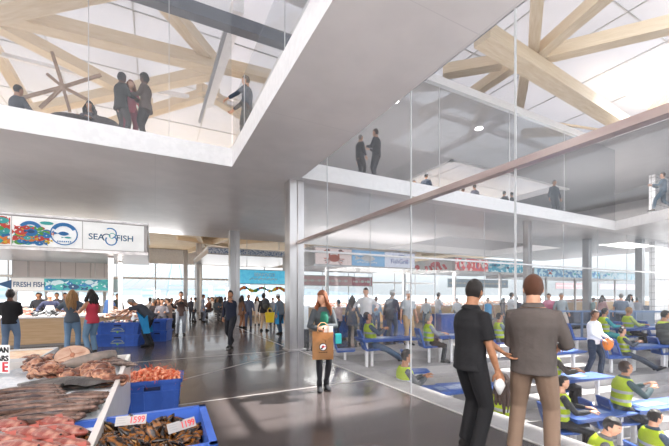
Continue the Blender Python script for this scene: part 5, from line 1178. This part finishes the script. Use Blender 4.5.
for i, (px, y, lb) in enumerate(((22, 11.9, 'dark round table behind the seated man in the grey suit'), (78, 11.2, 'dark round table under the reflected star of struts'))):
    q = PY(px, 100, y); t = thing('dining_table', (q.x, y, ZT), 0, lb, 'table', 'upper floor tables'); BM().cyl((0, 0, .72), .6, .04, 28).put('tabletop', MC['chair_dark'], t); BM().cyl((0, 0, .02), .05, .70, 10).put('pedestal', black, t); BM().cyl((0, 0, 0), .3, .02, 18).put('base', black, t)
# mezzanine over the hall
up(360, 134, 60, 'bald man in black suit with a white lapel talking at the mezzanine glass', 9.75, hair='buzz', hc='grey', top='242428', inner='d0d0d0', bottom='232327', skin='light', fat=1.15)
up(376.5, 128, -70, 'man in charcoal suit facing the bald man at the mezzanine glass', 9.7, hair='short', hc='brown', top='2f3540', bottom='2b2f38', skin='light', hands=((-.1, .3, 1.2), (.15, .3, 1.2)))
up(426, 168, 20, 'man in navy suit standing with his back turned on the mezzanine', 11.8, hc='black', top='28384c', bottom='28303c', H=1.7)
up(414, 176, 160, 'brown haired person low beside the navy suited man on the mezzanine', 12.6, hair='bob', hc='brown', top='6a5a50', bottom='3a3a40', H=1.6)
up(450, 172, 60, 'person in black dress beside the timber opening of the mezzanine', 12.5, fem=True, hair='bun', top='252428', bottom='252428', H=1.7)
up(463, 173, 10, 'second dark figure beside the timber opening of the mezzanine', 12.6, top='2a2a30', bottom='252428', H=1.75)
up(475, 172, -40, 'person in plum jacket where the bronze rail crosses the mezzanine', 12.0, top='3a3348', bottom='2a2a33', H=1.75)
up(504, 184, 40, 'dark suited person in the pair near the far mezzanine edge', 12.0, top='26282e', bottom='26282e', H=1.72)
up(512, 184, -60, 'second dark suited person of the pair near the far mezzanine edge', 12.0, top='1f2228', bottom='26282e', H=1.75)
up(554, 186, 140, 'man in dark blue suit alone at the mezzanine edge past the column', 9.9, top='2a3342', bottom='2b303c', H=1.8)
q = P(663, 294, 15.4); person(V((q.x, q.y, ZT)), face_to(q, -95), 'man in grey blue suit walking on the mezzanine while reading a tablet', H=1.78, det=1, hc='brown', top='5d7080', bottom='5f7484', skin='light', hands=((-.12, .36, 1.18), (.12, .36, 1.18)), feet=((-.1, .32, .08), (.1, -.34, .13)), pelvis=.87, hpitch=-15)
# ================================================================ THE AUCTION HALL SEATING
def row_place(px, hy, k, h):
    """point on tread k whose height h above it shows at pixel (px, hy)"""
    d = P(px, HY, 1.0); t = T0 - TSTEP * k + .45; D = t / (d.x * TN.x + d.y * TN.y); q = P(px, hy, D); return V((q.x, q.y, row_z(k))), q.z - row_z(k)
deskwood = seatblue; slot = mat('screen_pale', '8195b8', .3)
def desk(l, rz, L_, label):
    t = thing('auction_desk', l, rz, label, 'desk', 'blue auction desks')
    BM().hexa([(-L_ / 2, -.24, .64), (L_ / 2, -.20, .64), (L_ / 2, .20, .64), (-L_ / 2, .24, .64), (-L_ / 2 - .05, -.27, .73), (L_ / 2 + .05, -.27, .70), (L_ / 2 + .05, .27, .70), (-L_ / 2 - .05, .27, .73)]).put('desktop', deskwood, t, bevel=.012)
    BM().hexa([(-L_ * .3, -.12, .722), (L_ * .1, -.12, .714), (L_ * .1, .10, .714), (-L_ * .3, .10, .722), (-L_ * .3, -.12, .732), (L_ * .1, -.12, .724), (L_ * .1, .10, .724), (-L_ * .3, .10, .732)]).put('screen', slot, t)
    for x in (-.38, .38): BM().box(x * L_ - .03, x * L_ + .03, -.04, .04, 0, .65).put('leg', white, t, bevel=.008)
    return t
def full_chair(l, rz, label):
    t = thing('auction_chair', l, rz, label, 'chair', 'blue auction chairs')
    BM().hexa([(-.22, -.23, .44), (.26, -.21, .46), (.26, .21, .46), (-.22, .23, .44), (-.24, -.24, .49), (.30, -.23, .51), (.30, .23, .51), (-.24, .24, .49)]).put('seat', seatblue, t, bevel=.012)
    M4 = Matrix.Translation((-.22, 0, .46)) @ Matrix.Rotation(-.32, 4, 'Y'); b = BM()
    b.box(-.025, .02, -.24, .24, 0, .12, 0, M4).box(-.025, .02, -.24, -.15, .12, .46, 0, M4).box(-.025, .02, .15, .24, .12, .46, 0, M4).box(-.025, .02, -.22, .22, .38, .56, 0, M4); b.put('backrest', seatblue, t)
    BM().box(-.01, .005, -.15, .15, .12, .38, 0, M4).put('back_panel', slot, t)
    BM().box(-.035, .035, -.035, .035, 0, .44).put('leg', white, t, bevel=.008); t.scale = (.85, .8, .92); return t
RZ = AN
FD = math.degrees(PI / 2 - AN)        # person() facing along the rows
def sitter(px, hy, k, label, turn=0, deskdx=.62, L_=1.35, dl='', cl='', chair_=True, desk_=True, hh=1.34, **kw):
    l, hz = row_place(px, hy, k, hh); print('SIT', px, round(hz, 2))
    base = dict(H=max(1.55, min(1.95, 1.76 * hz / 1.34)), det=1, vest=True, top='3c4046', bottom='26272c', pelvis=(0, 0, .60), feet=((-.14, .42, .08), (.12, .36, .08)), knees=((-.1, 1, .6), (.1, 1, .6)), hands=((-.12, .42, .84), (.14, .40, .84)))
    base.update(kw); fa = .35 * FD + .65 * face_to(l, 82) + turn; person(l, fa, label, **base)
    if chair_: full_chair(l + TD * -.0, RZ * .4 + .6 * (PI / 2 - math.radians(fa)), cl or 'blue auction chair holding the ' + label.split(' in ')[0])
    if desk_: desk(l + TD * (deskdx + L_ / 2 - .15) + TN * -.05, RZ, L_, dl or 'blue auction desk in front of the ' + label.split(' in ')[0])
    return l
sitter(372, 314, 0, 'young man in hi-vis vest and blue jeans leaning back with legs stretched out', L_=1.5, deskdx=-.2, hh=1.24, top='4b5563', bottom='3c5470', lean=-10, feet=((-.10, .86, .12), (.12, .92, .12)), hands=((-.1, .3, .95), (.12, .3, .95)), hpitch=-20, dl='blue auction desk behind the man with outstretched legs', cl='blue auction chair under the man with outstretched legs')
sitter(429, 316, 0, 'worker in hi-vis vest and glasses reading a sheet beneath the long counter', L_=1.4, top='8d97a5', hair='short', hc='grey', skin='light', dl='blue auction desk of the worker reading a sheet', cl='blue auction chair of the worker reading a sheet', hpitch=-15)
sitter(499, 315, 0, 'dark haired worker in hi-vis vest just beside the grey shirted man', L_=1.3, top='7d8790', dl='blue auction desk between the two standing men', cl='blue auction chair between the two standing men', hpitch=-10)
sitter(604, 310, 0, 'worker in teal jacket and hi-vis vest behind the white shirt man', L_=1.5, top='2f8f96', bottom='3b8f8f', dl='blue auction desk of the teal jacketed worker', cl='blue auction chair of the teal jacketed worker')
sitter(628, 309, 0, 'pale haired worker in hi-vis vest in the top row near the tower', L_=1.5, top='a9b56a', hc='blond', dl='blue auction desk in the top row near the tower', cl='blue auction chair in the top row near the tower')
sitter(664, 306, 1, 'large worker in hi-vis vest at the end of the second row', L_=1.6, top='4a4d4a', fat=1.2, dl='blue auction desk at the very end of the second row', cl='blue auction chair of the large worker', hh=1.5, pelvis=(0, 0, .74), feet=((-.12, .2, .08), (.12, .2, .08)))
sitter(625, 329, 1, 'worker in hi-vis vest stretching his legs in the second row', turn=10, L_=1.7, deskdx=.15, top='4a5058', bottom='3d4452', lean=-8, feet=((-.1, .82, .12), (.12, .88, .12)), hands=((-.1, .3, .95), (.12, .3, .95)), dl='blue auction desk of the worker stretching his legs', cl='blue auction chair of the worker stretching his legs', skin='light')
sitter(553, 345, 2, 'worker in hi-vis vest half hidden by the man in the grey shirt', L_=1.5, top='4b4540', deskdx=.1, dl='blue auction desk level with the grey shirted man', cl='blue auction chair half hidden by the grey shirted man')
sitter(405, 353, 2, 'man in hi-vis vest with folded hands low beside the glass', L_=1.5, top='55585c', deskdx=.5, hands=((-.05, .36, .92), (.08, .36, .92)), dl='blue auction desk just beyond the glass line', cl='blue auction chair just beyond the glass line', skin='tan')
sitter(561, 379, 3, 'man in hi-vis vest resting his arms below the grey shirted man', turn=10, deskdx=.2, L_=1.6, top='2c2e33', skin='light', hair='buzz', fat=1.08, dl='blue auction desk in the fourth row with an empty chair beside it', cl='blue auction chair below the grey shirted man')
sitter(504, 377, 3, 'woman with long brown hair in hi-vis vest seated with her back turned', turn=-70, fem=True, hair='long', hc='brown', top='a6a03a', desk_=False, cl='blue auction chair of the long haired woman', legs='trousers')
ltab = sitter(620, 366, 3, 'man with dark glasses in hi-vis vest looking down at a tablet', turn=0, deskdx=.25, L_=1.7, top='44565a', hair='short', hc='brown', hh=1.46, pelvis=(0, 0, .68), feet=((-.1, .40, .02), (.12, .34, .02)), hands=((-.08, .42, 1.06), (.1, .42, 1.04)), hpitch=-25, lean=8, det=2, dl='blue auction desk of the man with the tablet', cl='blue auction chair of the man with the tablet')
q = ltab + TD * .52 + V((0, 0, 1.08)); tag(BM().box(-.13, .13, -.09, .09, -.006, .006).put('tablet', black, loc=q, rz=RZ, bevel=.004), 'black tablet held by the seated man with dark glasses', 'tablet')
sitter(594, 414, 4, 'man with short dark hair and hi-vis vest bent over in the lowest row', turn=20, top='6a6a6c', desk_=False, hyaw=-20, hh=1.34, lean=14, det=2, skin='light', cl='blue auction chair in the lowest row by the bent man')
sitter(653, 413, 4, 'man in dark shirt and hi-vis vest at the edge of the lowest row', turn=-10, top='3f4f60', desk_=False, hh=1.34, det=2, skin='light', hair='buzz', cl='blue auction chair at the edge of the lowest row')
# empty chairs and desks
for px, py, k, h, turn, lb in ((602, 402, 3, .9, 0, 'empty blue auction chair beside the man with the tablet'), (345, 333, 0, .9, 0, 'empty blue auction chair behind the man with outstretched legs'), (417, 345, 1, .9, 0, 'empty blue auction chair below the man with the shoulder bag'), (611, 349, 1, .9, 0, 'empty blue auction chair behind the standing white shirt man'), (562, 333, 0, .9, 0, 'empty blue auction chair in the top row past the grey shirted man'), (577, 334, 0, .9, 0, 'second empty blue auction chair in the top row past the grey shirted man'), (652, 330, 0, .9, 0, 'empty blue auction chair in the top row by the tower foot'), (525, 398, 3, .9, 0, 'empty blue auction chair glimpsed past the grey shirted man')):
    l, D = row_place(px, py, k, h); full_chair(l, RZ - .3, lb)
for px, py, k, L_, lb in ((455, 343, 0, 1.2, 'empty blue auction desk glimpsed beside the man in black'), (650, 347, 1, 1.8, 'long empty blue auction desk before the tower'), (560, 352, 1, 1.2, 'short empty blue auction desk past the grey shirted man'), (470, 372, 2, 1.2, 'low empty blue auction desk glimpsed past the man in black')):
    l, D = row_place(px, py, k, .7); desk(l, RZ, L_, lb)
# standing auctioneer in white shirt with an orange vest in hand
l, D = row_place(590, 303, 1, 1.78); l += TN * -.1
person(l, face_to(l, 120), 'man in white shirt standing on the tiers with an orange vest in his hands', H=1.80, det=1, hair='short', hc='brown', top='ececee', bottom='26334a', skin='tan', hands=((-.1, .3, 1.0), (.16, .3, .98)), feet=((-.1, .1, .08), (.14, -.1, .08)))
q = l + V((.16, -.26, .86)); tag(BM().ball((0, 0, 0), (.17, .10, .16), 12, 8, 0, None, lambda d, p: p * (1 + .3 * noise.noise(d * 3))).put('orange_vest', mat('vest_orange', 'f08a3c', .7, bump=.4), None, True, loc=q), 'orange vest bundled in the hands of the white shirt man', 'vest')
# railing behind the top row
t = thing('hall_railing', (0, 0, 0), 0, 'long grey blue railing along the top row of the hall seating', 'railing')
rl = mat('rail_blue_grey', '7f93b4', .4, .3)
a = P(556, 294, 12.9); c_ = P(690, 294, 12.4); a.z = c_.z = 0
BM().bar(a + V((0, 0, .98)), c_ + V((0, 0, .98)), .07, .06).put('top_rail', rl, t); BM().bar(a + V((0, 0, .5)), c_ + V((0, 0, .5)), .04, .04).put('mid_rail', rl, t)
for k in range(6):
    p_ = a.lerp(c_, k / 5); BM().box(p_.x - .03, p_.x + .03, p_.y - .03, p_.y + .03, 0, .98).put('post', rl, t)
# the white shirt and screens: monitors on the right
for px, py, lb in ((636, 322, 'grey information screen standing at the railing near the tower'), (648, 324, 'second grey information screen standing closer to the tower')):
    q = P(px, 294, 13.2); t = thing('info_screen', (q.x, q.y, 0), -.5, lb, 'screen', 'screens at the railing'); BM().box(-.22, .22, -.03, .03, .3, 1.0).put('screen_panel', mat('screen_grey', '8b97a6', .3), t, bevel=.01); BM().box(-.03, .03, -.03, .03, 0, .3).put('stand', steel, t)

# ---------------------------------------------------------------- pieces that belong to a part hang under that part
SUB = {'screen': 'desktop', 'back_panel': 'backrest', 'handle_slot': 'tub', 'rib': 'tub', 'printed_logo': 'tub', 'printed_leaf': 'tub', 'front_panel': 'body', 'handle': 'sack', 'printed_badge': 'sack',
       'collar': 'shirt', 'small_print': 'card', 'clip': 'card', 'lettering': ('card', 'sign_panel', 'canopy_box'), 'small_lettering': 'sign_panel', 'fish_artwork': ('sign_panel', 'canopy_box'), 'wave_artwork': 'sign_panel', 'arrow': 'sign_panel',
       'crab_emblem': 'sign_panel', 'fish_emblem': 'sign_panel', 'swirl_emblem': 'sign_panel', 'swirl_artwork': 'sign_panel', 'octopus_emblem': 'side_panel', 'front_pocket': 'pack_body', 'strap': 'bag_body', 'lens': 'camera_body', 'bone': 'cut_face', 'flesh_seam': 'cut_face'}
for root in [o for o in bpy.data.objects if o.parent is None and o.type == 'EMPTY']:
    ch = list(root.children); st = lambda o: o.name.split('.')[0]
    for c in ch:
        want = SUB.get(st(c))
        if not want: continue
        for w_ in ((want,) if isinstance(want, str) else want):
            ps = [p for p in ch if st(p) == w_ and p is not c]
            if ps:
                def cen(o): return sum((V(q) for q in o.bound_box), V()) / 8
                cc_ = c.matrix_basis @ cen(c)
                c.parent = min(ps, key=lambda p: (cen(p) - cc_).length); break
